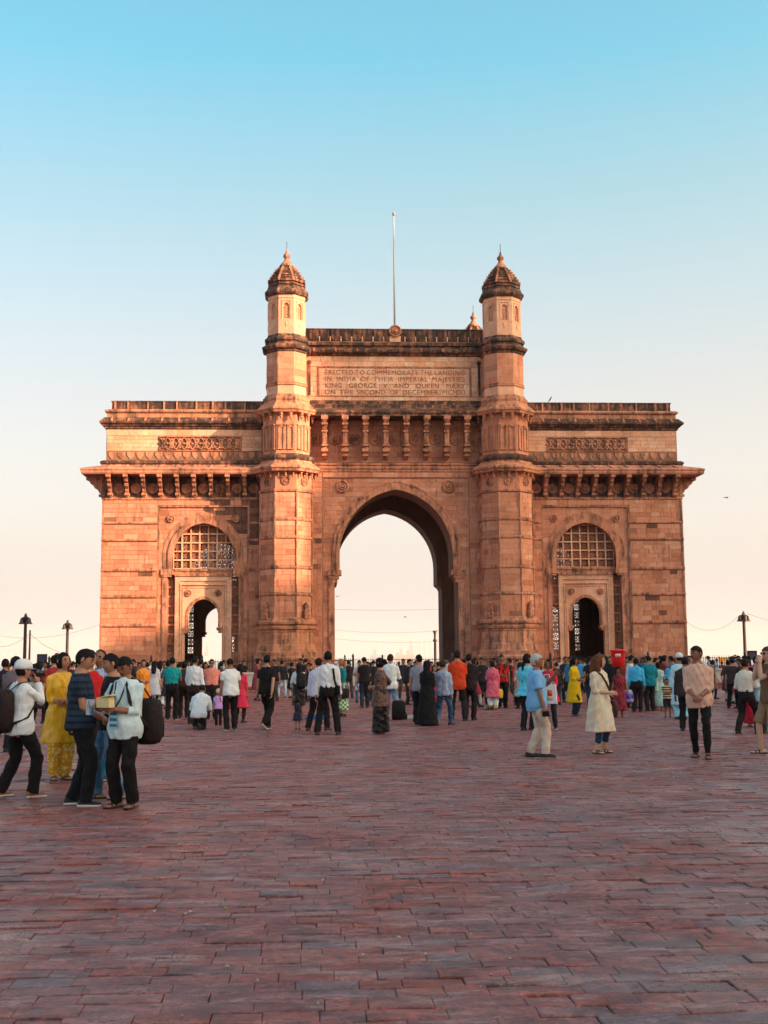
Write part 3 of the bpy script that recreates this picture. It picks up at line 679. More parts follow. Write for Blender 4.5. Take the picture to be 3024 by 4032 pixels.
def turret(x, y, front, singles=0):
    t = inst("turret", SHAFT, MON, (x, y, 0))
    for name, me in TM: inst(name, me, t, (0, 0, 0))
    for k in range(8):
        an = math.pi * 2 * (k + .5) / 8; r = 1.49 / math.cos(math.pi / 8)
        inst("corner_rib", RIB, t, (r * math.cos(an), r * math.sin(an), 0))
    for k in range(8):
        a2 = math.pi * 2 * k / 8; rot = (0, 0, a2 + math.pi / 2); n_ = Vector((math.cos(a2), math.sin(a2), 0)); tv = Vector((-n_.y, n_.x, 0))
        if not front and k in (1, 2, 3): continue
        p = n_ * .97; inst("lantern_window", LWIN, t, p, rot)
        if not front: continue
        inst("roundel", ROUND[.26], t, n_ * 1.47 + Vector((0, 0, 11.85)), rot)
        for q in (-.5, 0, .5): inst("pendant", PEND, t, n_ * 1.66 + tv * q * .85 + Vector((0, 0, 12.38)))
        for q in (-.27, .27):
            inst("pendant", PEND, t, n_ * 1.53 + tv * q + Vector((0, 0, 15.84)), scale=(1.3, 1.3, 1.25))
            inst("niche", NICHE, t, n_ * 1.345 + tv * q + Vector((0, 0, 13.75)), rot)
    if front:
        for s in (-1, 1): inst("pinnacle", PINN, t, (s * 1.17, -1.17, 4.0), (0, 0, s * math.pi / 4))
        A = Ashlar()
        for k in (4, 5, 6, 7, 0):
            a2 = math.pi * 2 * k / 8; n_ = Vector((math.cos(a2), math.sin(a2), 0)); tv = Vector((-n_.y, n_.x, 0))
            w = 1.46 * math.tan(math.pi / 8) - .03
            for z0, z1 in ((4.05, 5.28), (5.48, 6.8), (7.0, 8.52), (8.72, 9.56), (9.76, 11.2)):
                A.lay(n_ * 1.46, tv, n_, -w, w, z0, z1, .3, .45, 1.1, t=.022)
            A.lay(n_ * 1.15, tv, n_, -.455, .455, 17.76, 19.5, .35, .5, 1.0, t=.012)
        rnd.shuffle(A.all); A.build(t, S_BLOCK, singles)
    return t
for s in (-1, 1):
    turret(s * 6.423, -.35, True, 0); turret(s * 6.423, 12.4, False)

# ---- flagpole
mb = MB(); mb.tube([(.05, .5, 21.3), (.05, .5, 25.2), (.05, .5, 28.55)], [.06, .05, .035], 12)
FP = empty("flagpole", (0, 0, 0)); tag(FP, "tall bare white flagpole standing on the centre of the gateway roof", "flagpole")
mb.build("pole", plain("white_paint", (.42, .42, .42), .5), FP, smooth=True)
mb = MB(); mb.lathe(.05, .5, [(.03, 28.5), (.07, 28.56), (.1, 28.64), (.07, 28.72), (.01, 28.78)], 12); mb.build("truck", plain("pole_cap", (.35, .2, .12), .5), FP, smooth=True)
# ================================================================== plaza paving
def brick_mat(name, tex=False):
    t = NT(name); w = t.world()
    if tex:
        b = t.n('ShaderNodeTexBrick'); t.l(t.world((1, 1, 0)), b.inputs['Vector']); b.inputs['Scale'].default_value = 1.0
        b.inputs['Brick Width'].default_value = .31; b.inputs['Row Height'].default_value = .19; b.inputs['Mortar Size'].default_value = .008
        b.inputs['Color1'].default_value = (0, 0, 0, 1); b.inputs['Color2'].default_value = (1, 1, 1, 1); b.inputs['Mortar'].default_value = (.5, .5, .5, 1)
        pid = b.outputs['Color']
    else: pid = t.piece()
    red = t.ramp(pid, [(0.0, (0.286, 0.066, 0.044)), (0.25, (0.330, 0.085, 0.061)), (0.5, (0.374, 0.088, 0.051)), (0.75, (0.297, 0.082, 0.064)), (0.90, (0.363, 0.100, 0.071)), (0.94, (0.572, 0.230, 0.172)), (1.0, (0.616, 0.281, 0.221))])
    pur = t.ramp(pid, [(0.0, (0.270, 0.082, 0.072)), (0.3, (0.314, 0.102, 0.090)), (0.6, (0.248, 0.088, 0.084)), (0.8, (0.336, 0.116, 0.102)), (0.90, (0.209, 0.095, 0.097)), (1.0, (0.220, 0.128, 0.135))])
    n1 = t.noise(w, .42, 5, .7)
    mixf = t.math('ADD', n1, t.math('MULTIPLY', t.math('SUBTRACT', pid, .5), .22))
    c = t.mix(t.ramp(mixf, [(.40, (0, 0, 0)), (.52, (1, 1, 1))]), red, pur)
    n6 = t.noise(t.world((1, 1.6, 1)), 3.2, 5, .7)
    c = t.mix(1.0, c, t.ramp(n6, [(.36, (.52, .50, .49)), (.64, (1.25, 1.22, 1.18))]), 'MULTIPLY')
    n2 = t.noise(w, 16, 6, .8)
    c = t.mix(1.0, c, t.ramp(n2, [(.38, (.40, .39, .38)), (.62, (1.40, 1.38, 1.35))]), 'MULTIPLY')
    # pale scuffed dust on some stones, which also paints in the sky sheen
    n3 = t.noise(t.world((.8, 2.8, 1)), 1.3, 8, .85)
    c = t.mix(t.ramp(n3, [(.52, (0, 0, 0)), (.63, (.80, .80, .80))]), c, (.43, .28, .255))
    n5 = t.noise(w, 60, 3, .6)
    c = t.mix(t.ramp(n5, [(.57, (0, 0, 0)), (.66, (.75, .75, .75))]), c, (.06, .032, .028))
    t.base(c)
    n4 = t.noise(w, .8, 4, .6)
    t.rough(t.ramp(t.math('ADD', t.math('MULTIPLY', n4, .6), t.math('MULTIPLY', n2, .4)), [(.40, (.24, .24, .24)), (.58, (.72, .72, .72))]))
    t.b.inputs['Specular IOR Level'].default_value = 0.5
    t.bump(t.math('ADD', n2, t.math('ADD', t.math('MULTIPLY', n5, .4), t.math('MULTIPLY', n6, .8))), .7, .014)
    return t.m
BRICK = brick_mat("paving_brick"); PAVE = brick_mat("paving_far", True)
JOINT = plain("joint_dirt", (.10, .052, .047), .95, var=.5, scale=3.0)
YEND = -26.0
mb = MB(); mb.box(-160, 160, -150, YEND, -.6, -.022)
PLAZA = mb.build("plaza_pavement", JOINT); tag(PLAZA, "brown and purple brick paving of the open plaza", kind="structure")
mb = MB(); mb.box(-160, 160, YEND, 42, -.6, -.004)
o = mb.build("far_pavement", PAVE); tag(o, "distant brick paving around the gateway", kind="structure")
def brick_geo(lx, ly, tilt, h):
    i, d = .006, .0055
    X, Y_ = lx / 2, ly / 2
    lo = [(-X, -Y_, -.03), (X, -Y_, -.03), (X, Y_, -.03), (-X, Y_, -.03)]
    z = lambda x, y: h + tilt[0] * x + tilt[1] * y
    mid = [(x, y, z(x, y) - d) for x, y, _ in lo]
    top = [(x * (1 - i / X), y * (1 - i / Y_), z(x, y)) for x, y, _ in lo]
    return lo + mid + top, [(8, 9, 10, 11)] + [(4 + k, 4 + (k + 1) % 4, 8 + (k + 1) % 4, 8 + k) for k in range(4)] + [(k, (k + 1) % 4, 4 + (k + 1) % 4, 4 + k) for k in range(4)]
bricks = []
brr = random.Random(5)
y = CAM[1] + 3.2
while y < YEND:
    ly = brr.choice([.16, .175, .185, .195, .205]); dep = y - CAM[1]
    half = .36 * dep + 2.5; cx = CAM[0] + .057 * dep
    x = cx - half + brr.uniform(-.3, 0)
    while x < cx + half:
        lx = brr.choice((brr.uniform(.20, .32), brr.uniform(.30, .46)))
        g = brr.choice((.0015, .002, .003, .007))
        far = min(1.0, dep / 14)
        tilt = (brr.gauss(0, .014), brr.gauss(0, .018 + .010 * far)); h = brr.gauss(0, .0034)
        bricks.append((x + lx / 2, y + ly / 2, lx - g * .5, ly - g, tilt, max(-.01, min(.006, h))))
        x += lx
    y += ly
def seen(b):
    v = np.array([b[0], b[1], 0]) - CAM; d = v @ FWD
    px = v @ RIGHT / d * FPX; py = v @ UP / d * FPX
    return abs(px) < 845 and py > -1120
vis = [b for b in bricks if seen(b)]
vis.sort(key=lambda b: b[1]); near = set(id(b) for b in vis[:290])
mb = MB()
for b in bricks:
    vs_, fs = brick_geo(b[2], b[3], b[4], b[5])
    if id(b) in near:
        m1 = MB(); m1.add(vs_, fs); o = m1.build("brick", BRICK, PLAZA, fix=False); o.location = (b[0], b[1], 0)
    else: mb.add([(p[0] + b[0], p[1] + b[1], p[2]) for p in vs_], fs)
mb.build("brick_field", BRICK, PLAZA, fix=False, kind="stuff")
# scraps of litter between the stones
mb = MB(); lr = random.Random(3)
for i in range(34):
    px, py = lr.uniform(20, 3000), 2950 + 1060 * lr.random() ** .8
    p = ground_at(px, py); s_ = lr.uniform(.006, .015); a_ = lr.uniform(0, 6.28); b_ = a_ + lr.uniform(1.2, 1.9)
    q = [(p[0] + s_ * math.cos(t_) * k, p[1] + s_ * math.sin(t_) * k, .008 + lr.uniform(0, .008)) for t_, k in ((a_, 1), (b_, .6), (a_ + math.pi, 1), (b_ + math.pi, .5))]
    mb.add(q + [(x_, y_, .004) for x_, y_, z_ in q], [(0, 1, 2, 3), (0, 4, 5, 1), (1, 5, 6, 2), (2, 6, 7, 3), (3, 7, 4, 0)])
o = mb.build("litter", plain("paper_scraps", (.42, .36, .33), .8)); tag(o, "tiny pale scraps of litter scattered over the bricks", kind="stuff")
mb = MB(); p = ground_at(887, 3581); mb.lathe(p[0], p[1], [(.003, .002), (.011, .005), (.012, .010), (.008, .015), (.002, .017)], 8)
tag(mb.build("lime_scrap", plain("lime_green", (.20, .32, .03), .6), smooth=True), "tiny bright lime green scrap lying on the bricks", "scrap")

# ================================================================== platform, white kerb wall, railing, sea
mb = MB(); mb.rects([(-26, 26, -7.6, 40, z) for z in (-.1, .14)]); mb.rects([(-25.4, 25.4, -7.2, 39.6, z) for z in (.13, .29)])
o = mb.build("platform_steps", PAVE); tag(o, "low stepped stone platform under the gateway", kind="structure")
WHITE = plain("limewash", (.52, .45, .41), .8, var=.25, scale=2.0)
IRON = plain("black_iron", (.018, .013, .012), .5)
def kerb(x0, x1, which):
    mb = MB(); mb.rects([(x0, x1, -4.5, -3.9, .28), (x0, x1, -4.5, -3.9, .9), (x0 - .04, x1 + .04, -4.58, -3.82, .92), (x0 - .04, x1 + .04, -4.58, -3.82, 1.02)])
    o = mb.build("kerb_wall", WHITE); tag(o, which, "low wall")
kerb(-19, -2.6, "long low whitewashed wall in front of the sunlit wing"); kerb(2.6, 19, "long low whitewashed wall in front of the shaded wing")
def railing(x0, x1, y, z0, h, label):
    root = empty("iron_railing", ((x0 + x1) / 2, y, z0)); tag(root, label, "railing")
    L = x1 - x0
    for zz in (.12, h - .16):
        mb = MB(); mb.box(-L / 2, L / 2, -.02, .02, zz, zz + .04); mb.build("rail", IRON, root)
    mb = MB(); k = int(L / .13)
    for i in range(k + 1):
        x = -L / 2 + L * i / k
        mb.add([(x - .011, -.011, 0), (x + .011, -.011, 0), (x + .011, .011, 0), (x - .011, .011, 0), (x - .011, -.011, h - .06), (x + .011, -.011, h - .06), (x + .011, .011, h - .06), (x - .011, .011, h - .06), (x, 0, h + .04)],
               [(0, 1, 5, 4), (1, 2, 6, 5), (2, 3, 7, 6), (3, 0, 4, 7), (4, 5, 8), (5, 6, 8), (6, 7, 8), (7, 4, 8)])
    mb.build("picket", IRON, root, fix=False, kind="stuff")
    n = max(2, int(L / 2.4) + 1)
    for i in range(n):
        x = -L / 2 + L * i / (n - 1); mb = MB(); mb.box(x - .05, x + .05, -.05, .05, -.02, h + .08); mb.octo(x, 0, [(.07, h + .08), (.07, h + .12), (.01, h + .26)]); mb.build("post", IRON, root)
railing(-19, -2.7, -4.2, 1.02, .72, "black iron railing on the low wall before the sunlit wing")
railing(2.7, 19, -4.2, 1.02, .72, "black iron railing on the low wall before the shaded wing")
railing(-8, 8, 16.0, .29, 1.5, "black iron railing seen through the main arch")
# swagged chains in front of the wall
CHAIN = plain("chain_paint", (.42, .33, .28), .6)
CHN = ("outermost before the sunlit pier", "middle one before the sunlit doorway", "innermost beside the sunlit turret", "innermost beside the shaded turret", "middle one before the shaded doorway", "outermost before the shaded pier")
for k, (a, b) in enumerate(((-18, -14.5), (-14.5, -11), (-11, -7.5), (8, 11), (11, 14), (14, 17))):
    pts = [(a + (b - a) * t_, -5.0, 1.05 - .32 * (1 - (2 * t_ - 1) ** 2)) for t_ in np.linspace(0, 1, 13)]
    r_ = empty("chain", (0, 0, 0)); tag(r_, "pale rope chain sagging between posts, " + CHN[k], "chain", "chains before the sunlit wing" if a < 0 else "chains before the shaded wing")
    mb = MB(); mb.tube(pts, .035, 6); mb.build("links", CHAIN, r_, smooth=True)
    mb = MB(); mb.lathe(b, -5.0, [(.09, .29), (.09, .34), (.04, .4), (.04, 1.05), (.07, 1.1), (.02, 1.2)], 8); mb.build("post", IRON, r_)

def sea_mat():
    t = NT("sea_water"); t.base((.10, .14, .17)); t.rough(.25); n = t.noise(t.world((1, .35, 1)), .35, 5, .6); t.bump(n, .5, .4); return t.m
mb = MB(); mb.box(-9400, 9400, 41, 20000, -3.2, -2.6); o = mb.build("sea", sea_mat()); tag(o, "grey harbour water beyond the gateway", kind="structure")
mb = MB(); mb.box(-160, 160, 41.5, 42.4, -3, .35); o = mb.build("sea_wall", plain("seawall_stone", (.30, .24, .2), .85)); tag(o, "low stone sea wall at the edge of the harbour", "sea wall")

# ================================================================== hotel behind and beside the camera: it throws the plaza into shade
def hotel():
    sd = Vector((math.sin(R(SUN_AZ)), math.cos(R(SUN_AZ)), 0)); qd = Vector((-sd.y, sd.x, 0)) * 1.0
    if qd.x < 0: qd = -qd
    root = empty("hotel", sd * 96, 0); tag(root, "long unseen stone hotel beside the plaza, roofline stepped to shape the shade", "building")
    rot = math.atan2(qd.y, qd.x); root.rotation_euler = (0, 0, rot)       # local x runs along the building, local -y faces away from the plaza
    HM = plain("hotel_stone", (.36, .25, .19), .85); HG = plain("hotel_glass", (.03, .035, .04), .15); HR = plain("hotel_roof", (.28, .09, .05), .8)
    t18 = math.tan(R(SUN_EL)); z = lambda zz, s_=96: zz + s_ * t18
    def blk(name, x0, x1, h, d=16):
        mb = MB(); mb.box(x0, x1, -d, 0, 0, h - 1.2); mb.rects([(x0 - .3, x1 + .3, -d - .3, .3, h - 1.2), (x0 - .3, x1 + .3, -d - .3, .3, h - .5), (x0, x1, -d, 0, h - .5), (x0, x1, -d, 0, h)]); return mb.build(name, HM, root)
    HOTEL_PROFILE = HP
    last = None
    for i, (x0, x1, zz) in enumerate(HOTEL_PROFILE):
        last = blk("block", x0, x1, z(zz), 16 - .07 * i)
        for f in range(int((z(zz) - 6) / 3.5)):
            for k in range(int((x1 - x0) / 3.2)):
                x = x0 + 1.6 + k * 3.2
                if x + .8 > x1: continue
                mb = MB(); mb.box(x - .75, x + .75, -.02, .06, 3 + f * 3.5, 5 + f * 3.5); mb.build("window", HG, last)
HP = [(-110, -3.4, 7.3), (-3.4, -2.1, 13.0), (-2.1, 9.6, 27.5), (9.6, 16, 17.0)]  # roofline steps of the unseen hotel, set by the shade wanted on the gateway
hotel()
# ================================================================== people
JOBS = []
V = Vector
def cloth(col, pat=None, col2=None, rough=.85, _c={}):
    key = (col, pat, col2, rough)
    if key in _c: return _c[key]
    a = srgb(*col); b = srgb(*col2) if col2 else tuple(x * .55 for x in a)
    a = tuple(min(.78, max(.006, x)) for x in a)
    t = NT("cloth"); co = t.coord(); n = t.noise(co, 9, 4, .6)
    c = t.mix(n, tuple(x * .82 for x in a), tuple(min(.82, x * 1.12) for x in a))
    if pat == 'stripes':
        w = t.n('ShaderNodeTexWave', wave_type='BANDS', bands_direction='Z'); t.l(co, w.inputs[0]); w.inputs['Scale'].default_value = 4.2; w.inputs['Distortion'].default_value = .3
        c = t.mix(t.ramp(w.outputs[1], [(.62, (0, 0, 0)), (.72, (1, 1, 1))]), c, b)
    elif pat == 'bold':
        w = t.n('ShaderNodeTexWave', wave_type='BANDS', bands_direction='Z'); t.l(co, w.inputs[0]); w.inputs['Scale'].default_value = 5.0; w.inputs['Distortion'].default_value = .4
        c = t.mix(t.ramp(w.outputs[1], [(.45, (0, 0, 0)), (.55, (1, 1, 1))]), c, b)
    elif pat == 'vstripes':
        w = t.n('ShaderNodeTexWave', wave_type='BANDS', bands_direction='X'); t.l(co, w.inputs[0]); w.inputs['Scale'].default_value = 9
        c = t.mix(t.ramp(w.outputs[1], [(.6, (0, 0, 0)), (.75, (1, 1, 1))]), c, b)
    elif pat == 'blotch':
        n2 = t.noise(t.coord(scale=(1, 1, .45)), 9, 5, .65); c = t.mix(t.ramp(n2, [(.46, (0, 0, 0)), (.56, (1, 1, 1))]), c, b)
    elif pat == 'floral':
        v = t.n('ShaderNodeTexVoronoi'); t.l(co, v.inputs[0]); v.inputs['Scale'].default_value = 24
        c = t.mix(t.ramp(v.outputs['Distance'], [(.34, (1, 1, 1)), (.44, (0, 0, 0))]), c, b)
    elif pat == 'check':
        v = t.n('ShaderNodeTexChecker'); t.l(co, v.inputs[0]); v.inputs['Scale'].default_value = 16; v.inputs[1].default_value = (1, 1, 1, 1); v.inputs[2].default_value = (0, 0, 0, 1)
        c = t.mix(v.outputs[1], c, b)
    elif pat == 'fade':
        n2 = t.noise(co, 3.5, 4, .6); c = t.mix(t.ramp(n2, [(.45, (0, 0, 0)), (.62, (1, 1, 1))]), c, b)
    t.base(c); t.rough(rough); t.b.inputs['Specular IOR Level'].default_value = .25
    f = t.noise(t.coord(scale=(1, 1, .5)), 14, 3, .55); t.bump(f, .9, .03)
    _c[key] = t.m; return t.m
def skin(tone, _c={}):
    if tone in _c: return _c[tone]
    base = {'d': (.28, .115, .060), 'm': (.42, .19, .105), 'l': (.62, .34, .225)}[tone]
    t = NT("skin"); n = t.noise(t.coord(), 18, 4); t.base(t.mix(n, tuple(x * .85 for x in base), tuple(x * 1.12 for x in base))); t.rough(.55)
    t.b.inputs['Subsurface Weight'].default_value = 0.0; _c[tone] = t.m; return t.m
def hairmat(col, _c={}):
    if col in _c: return _c[col]
    a = srgb(*col); t = NT("hair"); n = t.noise(t.coord(scale=(3, 3, .7)), 40, 3); t.base(t.mix(n, tuple(x * .6 for x in a), tuple(min(1, x * 1.5) for x in a))); t.rough(.75); t.b.inputs['Specular IOR Level'].default_value = .2; t.bump(n, .6, .01); _c[col] = t.m; return t.m
BLACKH, BROWNH, GREYH = (22, 15, 14), (96, 58, 36), (178, 172, 168)
DARK = plain("eye_dark", (.012, .008, .007), .35)
RUB_W = plain("sole_white", (.62, .58, .54), .6); RUB_D = plain("sole_dark", (.03, .022, .02), .7)

def ring(c, r_, f_, rx, ry, n=14, sq=2.3):
    out = []
    for j in range(n):
        a = 2 * math.pi * j / n; ca, sa = math.cos(a), math.sin(a)
        x = math.copysign(abs(ca) ** (2 / sq), ca) * rx; y = math.copysign(abs(sa) ** (2 / sq), sa) * ry
        out.append(c + r_ * x + f_ * y)
    return out
def limb(mb, pts, rad, n=9, sub=2):
    """Tapered tube through joints with softened bends."""
    P_, Rr = [V(pts[0])], [rad[0]]
    for i in range(len(pts) - 1):
        for s_ in range(1, sub + 1):
            t_ = s_ / sub; P_.append(V(pts[i]).lerp(V(pts[i + 1]), t_)); Rr.append(rad[i] + (rad[i + 1] - rad[i]) * t_)
    mb.tube(P_, Rr, n)
def ik(a, b, l1, l2, pole):
    d = b - a; L = min(d.length, (l1 + l2) * .999); L = max(L, abs(l1 - l2) * 1.05 + .01); u = d.normalized(); b = a + u * L
    x = (l1 * l1 - l2 * l2 + L * L) / (2 * L); hgt = math.sqrt(max(0, l1 * l1 - x * x))
    p = pole - u * pole.dot(u); p = p.normalized() if p.length > 1e-6 else V((0, 1, 0))
    return a + u * x + p * hgt, b
MALE = [(-.15, .125, .10), (-.07, .160, .118), (.0, .165, .12), (.1, .152, .110), (.18, .150, .108), (.28, .166, .118), (.38, .180, .116), (.45, .172, .098), (.50, .135, .082), (.54, .085, .068), (.58, .055, .058)]
FEM = [(-.15, .135, .11), (-.07, .178, .128), (.0, .172, .124), (.1, .142, .104), (.17, .132, .097), (.27, .148, .116), (.35, .158, .122), (.44, .150, .09), (.49, .115, .075), (.54, .07, .06), (.58, .046, .052)]
ARMS = {'down': (.07, .02, -.55), 'downf': (.05, .12, -.53), 'walkf': (.05, .22, -.48), 'walkb': (.06, -.2, -.5), 'front': (-.13, .24, -.40), 'belly': (-.16, .22, -.30), 'phone': (-.06, .30, -.20),
        'face': (-.13, .20, .10), 'hip': (.17, .02, -.36), 'up': (.05, .15, .48), 'cross': (-.22, .15, -.24), 'out': (.28, .28, -.12), 'point': (.12, .5, .05), 'hold': (.0, .26, -.34), 'back': (-.10, -.16, -.42), 'chest': (-.10, .24, -.14), 'bag': (.14, .05, -.48), 'head': (-.02, .05, .34), 'child': (.06, .22, -.46), 'far': (.02, .34, -.40)}
LEGS = {'stand': ((.10, .02), (.10, -.02)), 'wide': ((.17, .0), (.17, .0)), 'stride': ((.07, .24), (.07, -.24)), 'stride2': ((.07, -.24), (.07, .24)), 'step': ((.09, .13), (.09, -.11)), 'together': ((.075, .01), (.075, -.01)), 'wstep': ((.16, .16), (.14, -.14)), 'kneel': None}

def head_mesh(mb, C_, r_, f_, u_, k, fine):
    nu, nv = (26, 18) if fine else (14, 10)
    rings = []
    for i in range(nv + 1):
        th = math.pi * (i + .0) / nv; z = -math.cos(th); rr = math.sin(th); row = []
        if i in (0, nv): rr = .02
        for j in range(nu):
            a = 2 * math.pi * j / nu; x, y = rr * math.cos(a), rr * math.sin(a)          # y forward
            sx, sy, sz = .074, .093, .118
            if z < 0: sx *= 1 - .26 * (-z) ** 1.4; sy *= 1 - .10 * (-z) ** 2
            px, py, pz = x * sx, y * sy, z * sz
            if z < -.2 and y < 0: py *= 1 - .45 * min(1, (-z - .2) / .6)                     # nape
            if y > .3:
                fr = max(0, y)
                py += .022 * math.exp(-((x / .17) ** 2) - ((z + .13) / .13) ** 2) + .010 * math.exp(-((x / .13) ** 2) - ((z - .08) / .16) ** 2)   # nose
                py += .006 * math.exp(-((z - .27) / .08) ** 2) * fr                          # brow
                py -= .009 * math.exp(-(((abs(x) - .42) / .2) ** 2) - ((z - .12) / .11) ** 2)  # eye sockets
                py += .007 * math.exp(-((x / .3) ** 2) - ((z + .47) / .07) ** 2)               # lips
                py += .008 * math.exp(-((x / .35) ** 2) - ((z + .85) / .16) ** 2)              # chin
            row.append(C_ + (r_ * px + f_ * py + u_ * pz) * k)
        rings.append(row)
    mb.loft(rings)
    for sg in (1, -1):                                                                       # ears
        e = C_ + (r_ * (sg * .074) - f_ * .006 + u_ * .004) * k
        mb.loft([[e + (r_ * (sg * dx) + f_ * (q * .020 * math.cos(t_)) + u_ * (q * .030 * math.sin(t_))) * k for t_ in np.linspace(0, 2 * math.pi, 9)[:-1]] for dx, q in ((-.012, .7), (.004, 1), (.012, .9), (.013, .3))])

def hand(mb, W_, d, side, palm_n, k, curl=.5, fine=True):
    """Palm, four unequal bent fingers and a thumb on the side of the palm."""
    d = d.normalized(); n_ = (palm_n - d * palm_n.dot(d)).normalized(); s_ = d.cross(n_).normalized() * side
    mb.loft([ring(W_ - d * .01 * k, s_, n_, .026 * k, .019 * k, 8), ring(W_ + d * .03 * k, s_, n_, .038 * k, .017 * k, 8), ring(W_ + d * .085 * k, s_, n_, .041 * k, .013 * k, 8), ring(W_ + d * .092 * k, s_, n_, .03 * k, .008 * k, 8)])
    for q, (o, L) in enumerate(((-.03, .060), (-.010, .074), (.010, .078), (.029, .068))):
        p0 = W_ + d * .082 * k + s_ * o * k; c = curl * (1.1 - .12 * q)
        d1 = (d * math.cos(c * .6) + n_ * math.sin(c * .6)); d2 = (d * math.cos(c * 1.5) + n_ * math.sin(c * 1.5)); d3 = (d * math.cos(c * 2.2) + n_ * math.sin(c * 2.2))
        p1 = p0 + d1 * L * .45 * k; p2 = p1 + d2 * L * .33 * k; p3 = p2 + d3 * L * .25 * k
        mb.tube([p0, p1, p2, p3], [.0095 * k, .009 * k, .0082 * k, .0055 * k], 6 if fine else 5)
    p0 = W_ + d * .022 * k + s_ * .030 * k; p1 = p0 + (d * .55 + s_ * .7 + n_ * .3) * .036 * k; p2 = p1 + (d * .85 + s_ * .2 + n_ * .35) * .03 * k
    mb.tube([p0, p1, p2], [.012 * k, .0105 * k, .0065 * k], 6 if fine else 5)

def hair_cap(kind, C_, r_, f_, u_, k, lod):
    mb = MB(); nu, nv = (32, 20) if lod == 'hi' else (20, 16)
    long_ = kind in ('long', 'curly', 'bun', 'braid')
    rows = []; keep = []
    for i in range(nv + 1):
        th = math.pi * i / nv; z = math.cos(th); rr = max(.02, math.sin(th)); row = []; kr = []
        for j in range(nu):
            a = 2 * math.pi * j / nu; x, y = rr * math.cos(a), rr * math.sin(a)
            vol = .011 if kind != 'curly' else .028
            nz = .5 + .5 * math.sin(9 * x + 5 * z + 3) * math.sin(8 * y - 4 * z) 
            e = vol * (.7 + .7 * nz)
            if not long_: e *= max(.25, min(1.15, .55 + z * .9 + .35 * (y > 0)))
            sx, sy, sz = .074 + e, .094 + e, .118 + e * .45
            if z < 0 and not long_: sx *= 1 - .22 * (-z); sy *= 1 - .34 * (-z) if y < 0 else 1
            row.append(C_ + (r_ * (x * sx) + f_ * (y * sy) + u_ * (z * sz)) * k)
            thr = .42 if y > .45 * rr else (.42 * (y / rr + .35) / .8 if y > -.35 * rr else -.0)
            if y <= -.35 * rr: thr = -.52
            elif y <= .45 * rr: thr = -.22 + (.42 + .22) * max(0, (y / rr + .1) / .55) if y / rr > -.1 else -.36
            if kind == 'receding' and y > 0: thr += .42
            if long_: thr = (.50 if y > .62 * rr else -.75)
            kr.append(z > thr)
        rows.append(row); keep.append(kr)
    vs_ = [p for r in rows for p in r]; fs = []
    for i in range(nv):
        for j in range(nu):
            j2 = (j + 1) % nu
            if keep[i][j] + keep[i][j2] + keep[i + 1][j] + keep[i + 1][j2] >= 3: fs.append((i * nu + j, i * nu + j2, (i + 1) * nu + j2, (i + 1) * nu + j))
    mb.add(vs_, fs)
    if kind in ('long', 'curly'):
        wv = .03 if kind == 'curly' else .008; L = .30 if kind == 'curly' else .40
        rings = []
        for i in range(9):
            t_ = i / 8; c = C_ + (u_ * (.05 - L * t_) - f_ * (.075 + .03 * t_)) * k
            w = (.088 + (.035 if kind == 'curly' else .0) * t_) * (1 - .35 * max(0, t_ - .6)); rings.append([p + r_ * (math.sin(13 * t_ + q) * wv * .3 * k) + f_ * math.sin(17 * t_ + q * 2) * wv * .25 * k for q, p in enumerate(ring(c, r_, f_, w * k, (.038 + wv) * k, 12))])
        mb.loft(rings)
        if kind == 'curly':
            for sg in (1, -1):
                rings = []
                for i in range(7):
                    t_ = i / 6; c = C_ + (u_ * (.05 - .27 * t_) + r_ * sg * (.078 + .012 * math.sin(5 * t_)) - f_ * .02) * k
                    rings.append([p + V((math.sin(11 * t_ + q), math.cos(9 * t_ + q), 0)) * .008 for q, p in enumerate(ring(c, r_, f_, (.030 + .012 * math.sin(3 * t_)) * k, .05 * k, 9))])
                mb.loft(rings)
    if kind == 'bun':
        b = C_ + (u_ * .05 - f_ * .12) * k; mb.loft([ring(b - f_ * (z * .04) * k, r_, u_, .042 * q * k, .042 * q * k, 10) for z, q in ((-1, .4), (-.5, .9), (.2, 1), (.8, .7), (1, .2))])
    if kind == 'braid':
        limb(mb, [C_ + (u_ * -.06 - f_ * .10) * k, C_ + (u_ * -.25 - f_ * .11) * k, C_ + (u_ * -.48 - f_ * .13) * k], [.04 * k, .032 * k, .014 * k], 8, 5)
    return mb

